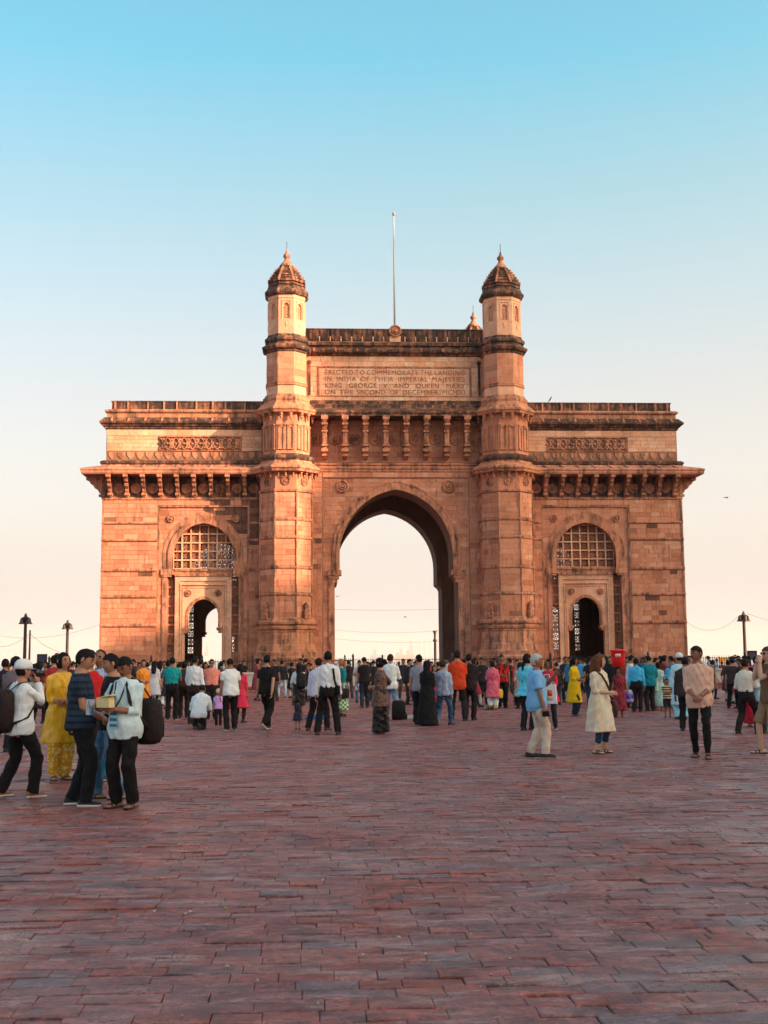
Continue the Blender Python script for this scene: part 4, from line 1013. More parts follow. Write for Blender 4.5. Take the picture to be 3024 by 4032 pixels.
SHOE_P = [(-.095, .028, .030), (-.085, .034, .062), (-.05, .038, .100), (-.01, .039, .094), (.04, .041, .060), (.09, .048, .052), (.135, .047, .046), (.163, .038, .038), (.176, .020, .026)]
def shoe(parent, A_, yaw, pitch, kind, k, mat, skinm):
    """Foot and shoe in one small mesh; A_ is the ankle."""
    mb = MB(); f_ = V((math.sin(yaw), -math.cos(yaw), 0)); r_ = V((f_.y, -f_.x, 0)) * -1; u_ = V((0, 0, 1))
    cp, sp = math.cos(pitch), math.sin(pitch)
    F2 = f_ * cp - u_ * sp; U2 = u_ * cp + f_ * sp
    base = A_ - U2 * .085 * k
    sole_h = .022
    rings = []; srings = []
    for y, w, h_ in SHOE_P:
        if kind in ('bare', 'sandal'): w *= .92; h_ *= .8
        c = base + F2 * y * k
        rings.append([c + r_ * (math.cos(t_) * w * k) + U2 * ((sole_h * .7 + (h_ - .012) * max(0, math.sin(t_)) ** .75) * k) for t_ in np.linspace(0, math.pi, 9)] )
        srings.append([c + r_ * (sx_ * (w + .004) * k) + U2 * (zz * k) for sx_, zz in ((-1, 0.002), (1, 0.002), (1, sole_h), (-1, sole_h))])
    # close rings below
    mb.loft([r_0 + [r_0[-1] - U2 * .01 * k, r_0[0] - U2 * .01 * k] for r_0 in rings])
    if kind in ('bare', 'sandal'):
        limb(mb, [A_ + U2 * .05 * k, base + U2 * .045 * k], [.036 * k, .036 * k], 8, 1)
    mb.loft(srings, mi=1)
    if kind == 'sandal':
        for y0 in (.03, .085): mb.loft([ring(base + F2 * (y0 + dy) * k + U2 * .022 * k, r_, U2, .047 * k, .046 * (1 - .22 * (y0 > .05)) * k, 10) for dy in (0, .018)], mi=1)
    ms = [skinm if kind in ('bare', 'sandal') else mat, RUB_W if kind == 'white' else RUB_D]
    mb.build("foot" if kind == 'bare' else ("sandal" if kind == 'sandal' else "shoe"), ms, parent, smooth=True)

class Fig: pass
def frame_rot(v, axis, ang): return Matrix.Rotation(ang, 3, axis) @ v

def person(px, py, hy, face, label, top=('tee', (30, 30, 35)), bot=('trouser', (25, 20, 20)), hair=('short', BLACKH), arms=('down', 'down'), legs='stand', sex='m', tone='d', lod='mid', shoes=('shoe', (25, 20, 20)),
           lean=0.0, twist=0.0, hyaw=0.0, hpitch=0.0, fat=1.0, tall=None, group=None, xoff=0.0, face_parts=False, seat=None, tuck=False, base_z=0.0):
    g = ground_at(px, py, base_z)
    h = tall if tall else height_at(px, hy, g) - base_z
    h = max(.7, min(1.86, h - .012)); k = h / 1.72
    root = empty("person", (g[0], g[1], base_z), 0.0)
    # facing is given against the line of sight: 0 looks at the camera, 90 to the picture's right
    vd = math.atan2(CAM[0] - g[0], -(CAM[1] - g[1]))
    rz = R(face) + vd
    root.rotation_euler = (0, 0, rz)
    tag(root, label, "person", group)
    F = Fig(); F.root = root; F.k = k; F.loc = (g[0], g[1], base_z); F.rz = rz; F.lod = lod
    child = h < 1.3
    hk = k * 1.07 if not child else k * (1.0 + .45 * (1.3 - h) / .5)         # children have larger heads
    prof = FEM if sex == 'f' else MALE
    shw = (.178 if sex == 'm' else .155) * k
    vox = {'hi': .0105, 'mid': .0155, 'lo': .023}[lod]
    sk = skin(tone)
    L1, L2, AN = .425 * k, .415 * k, .085 * k
    lg = LEGS[legs] if isinstance(legs, str) else legs
    hipx = .088 * k
    if lg is None:   # kneeling on one knee
        pel = V((0, 0, .40 * k)); feet = {-1: V((-.10 * k, .34 * k, .09 * k)), 1: V((.13 * k, -.20 * k, AN))}
    else:
        feet = {}
        for sg, ex in ((-1, lg[0]), (1, lg[1])): feet[sg] = V((sg * ex[0] * k, -ex[1] * k, AN + (ex[2] if len(ex) > 2 else 0.0)))
        pz = .925 * k
        for sg in (-1, 1):
            d = V((sg * hipx, 0, 0)) - V((feet[sg].x, feet[sg].y, 0)); pz = min(pz, feet[sg].z + math.sqrt(max(.01, (L1 + L2) ** 2 * .992 - d.length_squared)) + .0)
        pel = V((0, 0, pz))
    up = V((0, -math.sin(lean), math.cos(lean)))
    X0 = V((1, 0, 0)); X1 = frame_rot(X0, 'Z', twist)
    F1 = up.cross(X1) * 1.0
    if F1.y > 0 and abs(twist) < 1.5: F1 = -F1
    def spine(t): return pel + (up * t if t > 0 else V((0, 0, t))) * k
    def right(t): return X0.lerp(X1, max(0, min(1, t / .4))).normalized()
    def fwdv(t):
        r_ = right(t); u_ = up if t > .05 else V((0, 0, 1)); f_ = u_.cross(r_); return f_ if f_.dot(V((0, -1, 0))) > 0 or abs(twist) > 1.5 else -f_
    def torso(mb, t0, t1, e, ex=0.0, belly=None):
        ts = sorted(set([t0, t1] + [p[0] for p in prof if t0 < p[0] < t1])); rr = []
        for t in ts:
            rx = np.interp(t, [p[0] for p in prof], [p[1] for p in prof]); ry = np.interp(t, [p[0] for p in prof], [p[2] for p in prof])
            fb = (fat - 1) * math.exp(-((t - .1) / .18) ** 2)
            rx *= 1 + fb * .6; ry2 = ry * (1 + fb)
            fl = ex * max(0, (t1 - t) / max(.01, t1 - t0)) ** 2.2 if ex else 0
            rr.append(ring(spine(t) + fwdv(t) * (ry2 - ry) * .6 * k, right(t), fwdv(t), (rx + e + fl) * k, (ry2 + e + fl) * k, 16))
        mb.loft(rr)
    knees = {}
    for sg in (-1, 1):
        hp = pel + V((sg * hipx, 0, -.02 * k)); pole = V((sg * .12, -1, 0)) if lg is not None or sg == 1 else V((0, -.3, -1))
        knees[sg], feet[sg] = ik(hp, feet[sg], L1, L2, pole)
    def legs_(mb, e0, e1, zend=None, e2=None):
        for sg in (-1, 1):
            hp = pel + V((sg * hipx, 0, -.02 * k)); kn = knees[sg]; an = feet[sg]
            pts = [hp + V((0, 0, .05 * k)), hp.lerp(kn, .35), kn, kn.lerp(an, .35), an + (an - kn).normalized() * ((e2 or 0) > .015) * .03 * k]; rad = [(.066 + e0 * .6), (.074 + e0), (.054 + e1), (.055 + e1), (.036 + (e1 if e2 is None else e2))]
            if zend == 'knee': pts = pts[:3]; pts[2] = kn + (kn - hp).normalized() * .02; rad = rad[:3]; rad[2] = .054 + e0
            elif zend == 'calf': pts[4] = kn.lerp(an, .72); 
            limb(mb, pts, [r_ * k for r_ in rad], 10, 2)
    # arms
    wr = {}; el_ = {}; sh = {}
    for sg, a in ((-1, arms[0]), (1, arms[1])):
        S_ = spine(.435) + right(.4) * sg * shw
        ax = ARMS[a] if isinstance(a, str) else a
        tgt = S_ + (right(.4) * sg * ax[0] + fwdv(.4) * ax[1] + (up if ax[2] > 0 else V((0, 0, 1)).lerp(up, .3)) * ax[2]) * k
        el_[sg], wr[sg] = ik(S_, tgt, .285 * k, .255 * k, (right(.4) * sg * .55 - fwdv(.4) * .6 - V((0, 0, .9))))
        sh[sg] = S_
    F.wrist, F.elbow, F.shoulder, F.spine, F.right, F.fwd, F.up, F.pel = wr, el_, sh, spine, right, fwdv, up, pel
    def arms_(mb, e, frac):
        for sg in (-1, 1):
            S_, E_, W_ = sh[sg], el_[sg], wr[sg]; s0 = spine(.455) + right(.4) * sg * shw * .5
            if frac <= 1: pts = [s0, S_ , S_.lerp(E_, frac)]; rad = [.050 + e * .6, .052 + e * .7, .047 + e * 1.3]
            else:
                q = frac - 1; pts = [s0, S_, S_.lerp(E_, .5), E_, E_.lerp(W_, .4 if q > .5 else q * .5), E_.lerp(W_, q)]; rad = [.050 + e * .6, .051 + e * .7, .045 + e, .040 + e, .041 + e, .030 + e * (1.0 if q > .9 else 1.5)]
            limb(mb, pts, [r_ * k for r_ in rad], 9, 2)
    # head
    hu = frame_rot(up, 'X', 0); Cn = spine(.555)
    hr = frame_rot(right(.5), 'Z', hyaw); hf = V((0, 0, 1)).cross(hr); hf = hf if hf.dot(frame_rot(fwdv(.5), 'Z', hyaw)) > 0 else -hf
    hf = (hf * math.cos(hpitch) - V((0, 0, 1)) * math.sin(hpitch)).normalized(); hu = hr.cross(hf); hu = hu if hu.z > 0 else -hu
    Ch = Cn + (up * .04 + V((0, 0, .045)) + hf * .022) * k + hu * .032 * hk
    F.head, F.hr, F.hf, F.hu, F.hk = Ch, hr, hf, hu, hk
    # ---- body: one continuous skin
    mb = MB(); torso(mb, -.15, .56, 0); legs_(mb, 0, 0); arms_(mb, 0, 2.0)
    limb(mb, [spine(.50), Cn, Ch - hu * .05 * hk], [.066 * k, .052 * k, .05 * hk], 10, 2)
    head_mesh(mb, Ch, hr, hf, hu, hk, lod == 'hi')
    raw = MB()
    for sg in (-1, 1):
        d = (wr[sg] - el_[sg]).normalized(); pn = (-right(.4) * sg * .8 + fwdv(.4) * (-.3) + V((0, 0, -.2)))
        if arms[0 if sg < 0 else 1] in ('front', 'belly', 'cross', 'chest'): pn = -fwdv(.4)
        if arms[0 if sg < 0 else 1] in ('hold', 'phone', 'far'): pn = V((0, 0, 1))
        hand(raw, wr[sg], d, sg, pn, k, .55, lod == 'hi')
    body = bpy.data.objects.new("body", bpy.data.meshes.new("body")); COL.objects.link(body); body.parent = root; body.data.materials.append(sk)
    JOBS.append((body, mb, vox if lod != 'hi' else .0095, 0.0, raw))
    def garment(name, mb, mat, wr_=.006, raw=None, v=None):
        o = bpy.data.objects.new(name, bpy.data.meshes.new(name)); COL.objects.link(o); o.parent = root; o.data.materials.append(mat)
        JOBS.append((o, mb, v or vox * 1.15, wr_, raw)); return o
    # ---- lower garment
    bt = bot[0]; bc = bot[1]; bm_ = cloth(bc, *bot[2:]) if bc else None
    if bt in ('trouser', 'jeans', 'legging', 'salwar', 'shorts', 'cropped'):
        mb = MB(); torso(mb, -.15, .11 if tuck else .03, .013 if tuck else .002)
        if bt == 'trouser': legs_(mb, .022, .022, None, .034)
        elif bt == 'jeans': legs_(mb, .016, .014, None, .020)
        elif bt == 'legging': legs_(mb, .010, .008, None, .009)
        elif bt == 'cropped': legs_(mb, .010, .009, 'calf', .02)
        elif bt == 'salwar': legs_(mb, .035, .045, None, .04)
        else: legs_(mb, .030, .03, 'knee')
        garment({'shorts': 'shorts', 'jeans': 'jeans'}.get(bt, 'trousers'), mb, bm_, .011)
    elif bt == 'skirt':
        mb = MB(); hz = bot[4] if len(bot) > 4 else .12
        zs = np.linspace(pel.z + .10 * k, hz * k, 7); sp = max(abs(feet[-1].x), abs(feet[1].x)); fy = max(abs(feet[-1].y), abs(feet[1].y))
        mb.loft([ring(V((0, 0, z)), X0, V((0, 1, 0)), (.165 + .02 + (.05 + max(0, sp / k - .1)) * (i / 6)) * k, (.125 + .02 + (.06 + max(0, fy / k - .05)) * (i / 6)) * k, 18) for i, z in enumerate(zs)])
        garment("skirt", mb, bm_, .011)
    # ---- upper garment
    tt = top[0]; tm = cloth(top[1], *top[2:4]); hem = None
    mb = MB(); raw = None
    e = {'tee': .013, 'half': .021, 'shirt': .017, 'roll': .019, 'kurta': .024, 'kameez': .018, 'abaya': .035, 'saree': .024, 'vest': .02, 'suit': .03}[tt]
    t0 = {'tee': -.10, 'half': -.16, 'shirt': -.12, 'roll': -.15, 'kurta': -.1, 'kameez': -.1, 'abaya': -.1, 'saree': -.1, 'vest': -.08, 'suit': -.16}[tt]
    if tuck: t0 = .05
    torso(mb, t0, .525, e, .034 if tt in ('half', 'roll', 'shirt', 'tee', 'vest', 'suit') and not tuck else 0.0)
    arms_(mb, {'tee': .012, 'half': .020, 'shirt': .013, 'roll': .015, 'kurta': .016, 'kameez': .014, 'abaya': .03, 'saree': .012, 'vest': .016, 'suit': .022}[tt], {'tee': .62, 'half': .78, 'shirt': 1.97, 'roll': 1.35, 'kurta': 1.95, 'kameez': 1.30, 'abaya': 1.95, 'saree': .5, 'vest': 1.9, 'suit': 1.97}[tt])
    if tt in ('kurta', 'kameez', 'abaya', 'saree'):
        hz = {'kurta': .46, 'kameez': .44, 'abaya': .035, 'saree': .06}[tt] if len(top) < 5 else top[4]
        zs = np.linspace(pel.z - .06 * k, hz * k, 6); sp = max(abs(feet[-1].x), abs(feet[1].x)) / k; fy = max(abs(feet[-1].y), abs(feet[1].y)) / k
        fl = {'kurta': .06, 'kameez': .065, 'abaya': .09, 'saree': .07}[tt]
        rr = []
        for i, z in enumerate([pel.z + .02 * k] + list(zs)):
            q = i / 6; d_ = (pel.z / k - z / k) / .9
            sw = [1 + .05 * math.sin(j * 2.4 + i * .3) * q for j in range(18)]
            r0 = ring(V((0, 0, z)), X0, V((0, 1, 0)), (.178 + .020 + fl * q + max(0, sp - .1) * d_) * k, (.128 + .030 + fl * q + max(0, fy - .03) * d_ * .9) * k, 18)
            c0 = V((0, 0, z)); rr.append([c0 + (p - c0) * s_ for p, s_ in zip(r0, sw)])
        mb.loft(rr)
        if tt == 'saree':
            sg = 1; limb(mb, [sh[sg] + V((0, 0, .04 * k)), spine(.3) + fwdv(.3) * .15 * k, spine(.02) - right(0) * sg * .17 * k + fwdv(0) * .06 * k], [.05 * k, .055 * k, .05 * k], 8, 3)
            limb(mb, [sh[sg] + V((0, 0, .04 * k)), spine(.3) - fwdv(.3) * .17 * k + right(.3) * sg * .1 * k, spine(-.25) - fwdv(0) * .17 * k + right(0) * sg * .12 * k], [.05 * k, .08 * k, .10 * k], 8, 3)
    if tt in ('shirt', 'half', 'roll', 'suit'):
        c = spine(.535); mb2 = MB(); limb(mb, [spine(.50), spine(.56) ], [.078 * k, .066 * k], 12, 1)
    garment({'tee': 't_shirt', 'half': 'shirt', 'shirt': 'shirt', 'roll': 'shirt', 'kurta': 'kurta', 'kameez': 'kurta', 'abaya': 'robe', 'saree': 'sari', 'vest': 'vest', 'suit': 'jacket'}[tt], mb, tm, .012 if lod != 'lo' else .006)
    # ---- shoes
    st, sc = shoes
    if st and not (tt == 'abaya' and lod == 'lo'):
        for sg in (-1, 1):
            pit = 0.0
            an = feet[sg]
            if lg is None and sg == -1: pit = 1.1
            if an.z > AN + .03: pit = .6
            shoe(root, an, sg * .18 if lg is not None else 0.0, pit, st, k, cloth(sc, None, None, .5), sk)
    # ---- hair or headwear
    hk_, hc = hair[0], hair[1]
    if hk_ in ('short', 'receding', 'long', 'curly', 'bun', 'braid'):
        m_ = hair_cap(hk_, Ch, hr, hf, hu, hk, lod); o = m_.build("hair", hairmat(hc), root, smooth=True, fix=True)
    if hk_ in ('cap', 'kufi'):
        m_ = hair_cap('short', Ch, hr, hf, hu, hk, lod); m_.build("hair", hairmat(BLACKH), root, smooth=True)
        m_ = MB(); c = Ch + hu * .028 * hk
        m_.loft([ring(c + hu * z * hk, hr, hf, q * .092 * hk, q * .112 * hk, 18, 2) for z, q in ((-.005, 1.0), (.03, 1.01), (.07, .93), (.1, .7), (.115, .4), (.118, .05))])
        if hk_ == 'cap':
            m_.loft([ring(c + hf * (.085 + d_) * hk + hu * (.004 - d_ * .22) * hk, hr, hu, w * hk, .005 * hk, 12, 2) for d_, w in ((0, .078), (.04, .076), (.07, .06), (.085, .03))])
        m_.build("cap", cloth(hc), root, smooth=True)
    if hk_ in ('hijab', 'scarf'):
        m_ = MB(); rr = []
        for z, rx, ry, oy in ((.135, .02, .02, -.01), (.128, .05, .06, -.01), (.10, .080, .092, -.012), (.05, .095, .108, -.016), (-.02, .095, .105, -.026), (-.09, .088, .092, -.03), (-.15, .10, .10, -.03), (-.21, .15, .125, -.025), (-.28, .19, .14, -.02)):
            r0 = ring(Ch + hu * z * hk + hf * oy * hk, hr, hf, rx * hk, ry * hk, 18, 2)
            if -.12 < z < .06:      # face opening
                r0 = [p - hf * max(0, (p - Ch).dot(hf) - .045 * hk) for p in r0]
            rr.append(r0)
        m_.loft(rr); m_.build("headscarf", cloth(hc), root, smooth=True)
    if face_parts:
        for sg in (1, -1):
            m_ = MB(); e_ = Ch + (hr * (sg * .031) + hf * .0835 + hu * .014) * hk; m_.loft([ring(e_ + hf * z * hk, hr, hu, q * .0125 * hk, q * .0062 * hk, 8, 2) for z, q in ((-.004, 1), (.004, .95), (.0065, .4))]); m_.build("eye", DARK, root, smooth=True)
            m_ = MB(); e_ = Ch + (hr * (sg * .031) + hf * .0885 + hu * .034) * hk; m_.tube([e_ - hr * .018 * hk - hf * .006 * hk, e_ + hu * .004 * hk, e_ + hr * .018 * hk - hf * .006 * hk], .0052 * hk, 5); m_.build("eyebrow", hairmat(BLACKH if hc == GREYH else hc), root, smooth=True)
        if face_parts == 'moustache':
            m_ = MB(); e_ = Ch + (hf * .096 - hu * .038) * hk; m_.tube([e_ - hr * .026 * hk - hf * .014 * hk - hu * .006 * hk, e_ , e_ + hr * .026 * hk - hf * .014 * hk - hu * .006 * hk], [.004 * hk, .0085 * hk, .004 * hk], 6); m_.build("moustache", hairmat(BLACKH), root, smooth=True)
        if face_parts == 'shades':
            m_ = MB(); e_ = Ch + (hf * .092 + hu * .014) * hk
            for sg in (1, -1): m_.loft([ring(e_ + hr * sg * .033 * hk + hf * z * hk - hf * .004 * hk, hr, hu, .026 * hk, .019 * hk, 10, 2.6) for z in (-.006, .006)]); m_.tube([e_ + hr * sg * .055 * hk, e_ + hr * sg * .082 * hk - hf * .10 * hk], .003, 5)
            m_.tube([e_ - hr * .012 * hk, e_ + hr * .012 * hk], .003, 5); m_.build("sunglasses", DARK, root, smooth=True)
    return F

def run_jobs():
    tmp = []
    for (o, mb, vox, wr_, raw) in JOBS:
        me = mb.mesh("tmp", fix=True); t = bpy.data.objects.new("tmp", me); COL.objects.link(t)
        m = t.modifiers.new("r", 'REMESH'); m.mode = 'VOXEL'; m.voxel_size = vox
        m = t.modifiers.new("s", 'SMOOTH'); m.iterations = 3 if vox < .014 else 2; m.factor = .5
        tmp.append(t)
    dg = bpy.context.evaluated_depsgraph_get()
    for (o, mb, vox, wr_, raw), t in zip(JOBS, tmp):
        me = bpy.data.meshes.new_from_object(t.evaluated_get(dg)); n = len(me.vertices)
        if wr_:
            co = np.empty(n * 3); me.vertices.foreach_get('co', co); co = co.reshape(-1, 3); nr = np.empty(n * 3); me.vertices.foreach_get('normal', nr); nr = nr.reshape(-1, 3)
            ph = (hash(o.name) % 997) / 50.0; x, y, z = co.T
            f = (1 - 2 * np.abs(np.sin(15 * z + 5 * np.sin(7 * x + ph) + 6 * y + ph))) * .55 + np.sin(41 * z - 23 * x + 17 * y + 2 * ph) * .3 + (1 - 2 * np.abs(np.sin(11 * x + 14 * y + 4 * z + ph))) * .5
            co += nr * ((f + .55) * wr_ * .7)[:, None]; me.vertices.foreach_set('co', co.ravel())
        if raw is not None and raw.v:
            rm = raw.mesh("raw"); bm = bmesh.new(); bm.from_mesh(me); bm.from_mesh(rm); bm.to_mesh(me); bm.free(); bpy.data.meshes.remove(rm)
        me.polygons.foreach_set('use_smooth', [True] * len(me.polygons))
        mats = [m_ for m_ in o.data.materials]; old = o.data; o.data = me; me.materials.clear()
        for m_ in mats: me.materials.append(m_)
        me.polygons.foreach_set('material_index', [0] * len(me.polygons)); me.name = o.name.split('.')[0]
        bpy.data.meshes.remove(old)
    for t in tmp:
        me = t.data; bpy.data.objects.remove(t); bpy.data.meshes.remove(me)
    JOBS.clear()

# ---- things people carry (top-level objects in the carrier's frame)
def held(F, name, label, cat, mb, mat, smooth=True, parts=(), group=None):
    o = mb.build(name, mat, None, smooth=smooth); o.location = F.loc; o.rotation_euler = (0, 0, F.rz); tag(o, label, cat, group)
    for pn, pm, pmat in parts: pm.build(pn, pmat, o, smooth=True)
    return o
def sbox(c, r_, f_, u_, rx, ry, rz, n=14, sq=4.0, bulge=1.0):
    mb = MB(); mb.loft([ring(c + u_ * (z * rz), r_, f_, rx * q, ry * q, n, sq) for z, q in ((-1, .55), (-.93, .85), (-.75, 1), (0, bulge), (.75, .97), (.93, .8), (1, .45))]); return mb
def backpack(F, col, label, side=0.0, drop=0.0, size=1.0, group=None):
    k = F.k; r_, f_, u_ = F.right(.4), F.fwd(.4), F.up
    c = F.spine(.24 - drop) - f_ * (.24 * k) + r_ * side * k
    mb = sbox(c, r_, f_, u_, .15 * k * size, .11 * k * size, .235 * k * size, 16, 2.7, 1.05); m = cloth(col, None, None, .7)
    pk = sbox(c - f_ * .115 * k * size - u_ * .07 * k, r_, f_, u_, .115 * k * size, .035 * k, .12 * k * size)
    parts = [("pocket", pk, m)]
    for sg in (1, -1):
        s_ = MB(); S_ = F.spine(.5) + r_ * sg * .10 * k
        s_.tube([c + u_ * .2 * k + r_ * sg * .08 * k, S_ - f_ * .09 * k + u_ * .02 * k, S_ + u_ * .035 * k, S_ + f_ * .11 * k - u_ * .05 * k, F.spine(.28) + r_ * sg * .15 * k + f_ * .13 * k, F.spine(.10) + r_ * sg * .185 * k, c - u_ * .19 * k + r_ * sg * .13 * k], [(.026 * k, .008 * k)] * 7, 8)
        parts.append(("strap", s_, m))
    return held(F, "backpack", label, "backpack", mb, m, True, parts, group)
# ================================================================== the cast (positions in pixels of the photograph)
BLK_T = ('trouser', (24, 19, 20)); W_SH = ('white', (30, 26, 28)); B_SH = ('shoe', (28, 22, 22))
# --- near group at the left edge
F = person(72, 3140, 2592, 118, "photographer in white cap and long-sleeved white shirt raising a camera", ('shirt', (222, 226, 234)), BLK_T, ('cap', (224, 232, 236)), ('face', 'face'), ((.14, .12), (.26, -.10)), lod='hi', tone='m', shoes=('white', (150, 92, 60)), hyaw=.1)
backpack(F, (38, 24, 22), "black backpack on the white-capped photographer", .04, .06, 1.15)
c = F.head + F.hf * .17 - F.hu * .03; mb = MB(); mb.loft([ring(c + F.hr * x, F.hf, F.hu, .04 * q, .05 * q, 12, 4) for x, q in ((-.075, .8), (-.06, 1), (.06, 1), (.075, .8))])
ln = MB(); ln.tube([c + F.hf * .03, c + F.hf * .08, c + F.hf * .12], [.038, .036, .04], 14)
held(F, "camera", "black camera held up by the white-capped photographer", "camera", mb, DARK, True, [("lens", ln, DARK)])
person(234, 3070, 2566, 10, "woman in yellow tunic and flowered yellow trousers behind the striped T-shirt", ('kameez', (240, 168, 22), 'blotch', (236, 180, 76), .50), ('salwar', (226, 164, 34), 'floral', (236, 208, 140)), ('bun', BLACKH), ('belly', 'belly'), 'together', 'f', 'm', 'hi', ('sandal', (70, 45, 35)), hyaw=.5, face_parts=True)
person(308, 3172, 2546, 82, "man in navy striped T-shirt and black trousers looking down at his hands", ('tee', (38, 54, 72), 'stripes', (25, 33, 45)), ('trouser', (20, 18, 22)), ('short', BLACKH), ('front', 'front'), ((.11, .10), (.12, -.08)), lod='hi', tone='m', shoes=('white', (40, 38, 40)), hpitch=.35, face_parts=True, fat=1.12)
person(338, 3085, 2556, 40, "man in plain red shirt hidden behind the navy striped T-shirt", ('tee', (190, 30, 36)), ('trouser', (40, 32, 34)), ('short', BLACKH), ('down', 'down'), 'stand', lod='mid', tone='m')
person(388, 3072, 2556, -10, "man in blue and white marbled shirt over bright blue trousers", ('half', (188, 204, 228), 'blotch', (92, 120, 170)), ('salwar', (20, 142, 182), 'fade', (60, 170, 200)), ('receding', BLACKH), ('belly', 'hold'), 'stand', lod='hi', tone='d', shoes=('white', (84, 80, 84)), hyaw=-.25, face_parts=True)
person(436, 3146, 2566, -80, "man in black T-shirt and blue jeans with short black hair", ('tee', (24, 20, 22)), ('jeans', (62, 98, 128), 'fade', (110, 150, 178)), ('short', BLACKH), ('hold', 'hold'), 'step', lod='hi', tone='m', shoes=('sandal', (60, 40, 34)), hpitch=.1, face_parts=True)
F = person(490, 3180, 2576, -38, "vendor in pale blue shirt and black trousers sorting prints from a yellow box", ('roll', (206, 226, 244)), ('trouser', (22, 17, 17)), ('short', BLACKH), ((.02, .30, -.22), (-.16, .26, -.24)), 'stand', lod='hi', tone='d', shoes=('sandal', (50, 36, 30)), hpitch=.45, face_parts='moustache', fat=1.15)
backpack(F, (34, 22, 22), "black backpack slung low on the pale-shirted vendor", .13, .20, 1.12)
c = F.wrist[1] + F.fwd(.3) * .07 + V((0, 0, .075)) - F.right(.3) * .05
mb = MB(); r_, f_ = F.right(.3), F.fwd(.3); mb.loft([[c + r_ * x + f_ * y + V((0, 0, z)) for x, y in ((-.085, -.05), (.085, -.05), (.085, .05), (-.085, .05))] for z in (-.055, .055)])
fl = MB(); fl.loft([[c + r_ * x + f_ * y + V((0, 0, z + .02 * (x > 0))) for x, y in ((-.02, -.055), (.12, -.055), (.12, .06), (-.02, .06))] for z in (.052, .068)])
held(F, "card_box", "pale yellow card box in the vendor's arm", "box", mb, cloth((240, 204, 150)), False, [("lid", fl, cloth((236, 200, 146)))])
c = F.wrist[-1] + F.fwd(.3) * .1 + V((0, 0, .0)); mb = MB(); mb.loft([[c + r_ * x + f_ * y + V((0, 0, z)) for x, y in ((-.06, -.02), (.06, -.02), (.07, .0), (-.05, .0))] for z in (-.08, .09)])
held(F, "photo_prints", "fan of glossy prints in the vendor's raised hand", "prints", mb, cloth((70, 100, 130), 'blotch', (190, 190, 190)), False)
c = F.spine(.08) + F.fwd(.1) * .20 - F.right(.2) * .02; mb = MB(); mb.loft([[c + r_ * x + f_ * y + V((0, 0, z)) for x, y in ((-.045, -.004), (.045, -.004), (.045, .004), (-.045, .004))] for z in (-.10, .10)])
st = MB()
for sg in (-1, 1): st.tube([c + V((0, 0, .1)), F.spine(.3) + F.fwd(.3) * .16 + F.right(.4) * sg * .04, F.spine(.5) + F.fwd(.4) * .09 + F.right(.4) * sg * .075], .009, 6)
held(F, "name_badge", "blue and white badge on a dark strap against the vendor's shirt", "badge", mb, cloth((150, 205, 228), 'bold', (60, 110, 140)), False, [("lanyard", st, cloth((40, 26, 30)))])
# --- further people behind the left group
G_L = "onlookers behind the left group"
F = person(48, 2960, 2582, 150, "man in grey hooded top with a shoulder strap", ('shirt', (112, 98, 104)), BLK_T, ('short', BLACKH), ('down', 'phone'), 'stand', lod='mid', tone='m', group=G_L, hyaw=-.5)
person(12, 2900, 2592, 170, "man in dark jacket at the very left edge", ('suit', (34, 28, 32)), BLK_T, ('short', BLACKH), lod='mid', group=G_L)
person(18, 2820, 2598, 200, "person in pale top half hidden at the left edge", ('shirt', (190, 200, 210)), BLK_T, ('short', BLACKH), lod='lo', group=G_L)
person(150, 2850, 2600, 160, "woman in black with dark red shoes beyond the photographer", ('kameez', (34, 28, 32)), ('legging', (40, 22, 26)), ('long', BLACKH), ('down', 'phone'), 'step', 'f', lod='mid', group=G_L)
person(208, 2895, 2578, 200, "man in maroon shirt with one arm raised to his head", ('half', (150, 40, 44)), BLK_T, ('short', BLACKH), ('head', 'down'), 'stand', lod='mid', tone='m', group=G_L)
person(108, 2800, 2600, 30, "man in dark shirt looking across behind the photographer", ('shirt', (46, 40, 48)), BLK_T, ('short', BLACKH), lod='lo', group=G_L)
person(178, 2790, 2604, -30, "girl with long black hair in grey dress near the notice board", ('kameez', (120, 110, 112)), ('legging', (30, 26, 30)), ('long', BLACKH), ('down', 'down'), 'stand', 'f', lod='lo', group=G_L)
person(66, 2780, 2604, 10, "boy in pale blue T-shirt in the left background", ('tee', (170, 200, 214)), BLK_T, ('short', BLACKH), lod='lo', group=G_L)
# --- between the vendor and the kneeling man
person(562, 2822, 2596, 14, "woman in orange stole over teal sleeves smiling beside the vendor", ('kameez', (226, 128, 34), 'blotch', (236, 150, 60), .30), ('salwar', (40, 140, 152)), ('bun', BLACKH), ('belly', 'belly'), 'stand', 'f', 'm', 'mid', hyaw=-.2)
person(545, 2795, 2606, 40, "child in dark top in front of the orange stole", ('tee', (44, 34, 38)), BLK_T, ('short', BLACKH), lod='lo')
person(628, 2780, 2600, 170, "woman in black and white patterned tunic with hair down her back", ('kameez', (176, 166, 164), 'floral', (30, 26, 30)), ('salwar', (216, 214, 220)), ('long', BLACKH), ('down', 'down'), 'stand', 'f', 'm', 'mid')
person(675, 2836, 2586, 172, "man in teal polo shirt and white-soled shoes seen from behind", ('tee', (0, 146, 150)), BLK_T, ('short', BLACKH), ('phone', 'phone'), 'stand', lod='mid', shoes=W_SH, tuck=True, fat=1.1)
F = person(722, 2826, 2602, 176, "woman in brown under a bulky brown backpack", ('shirt', (52, 34, 28)), ('trouser', (32, 24, 24)), ('bun', BLACKH), ('hold', 'hold'), 'stand', 'f', lod='mid')
backpack(F, (56, 34, 26), "bulky dark brown backpack beside the teal polo", 0, .02, 1.25)
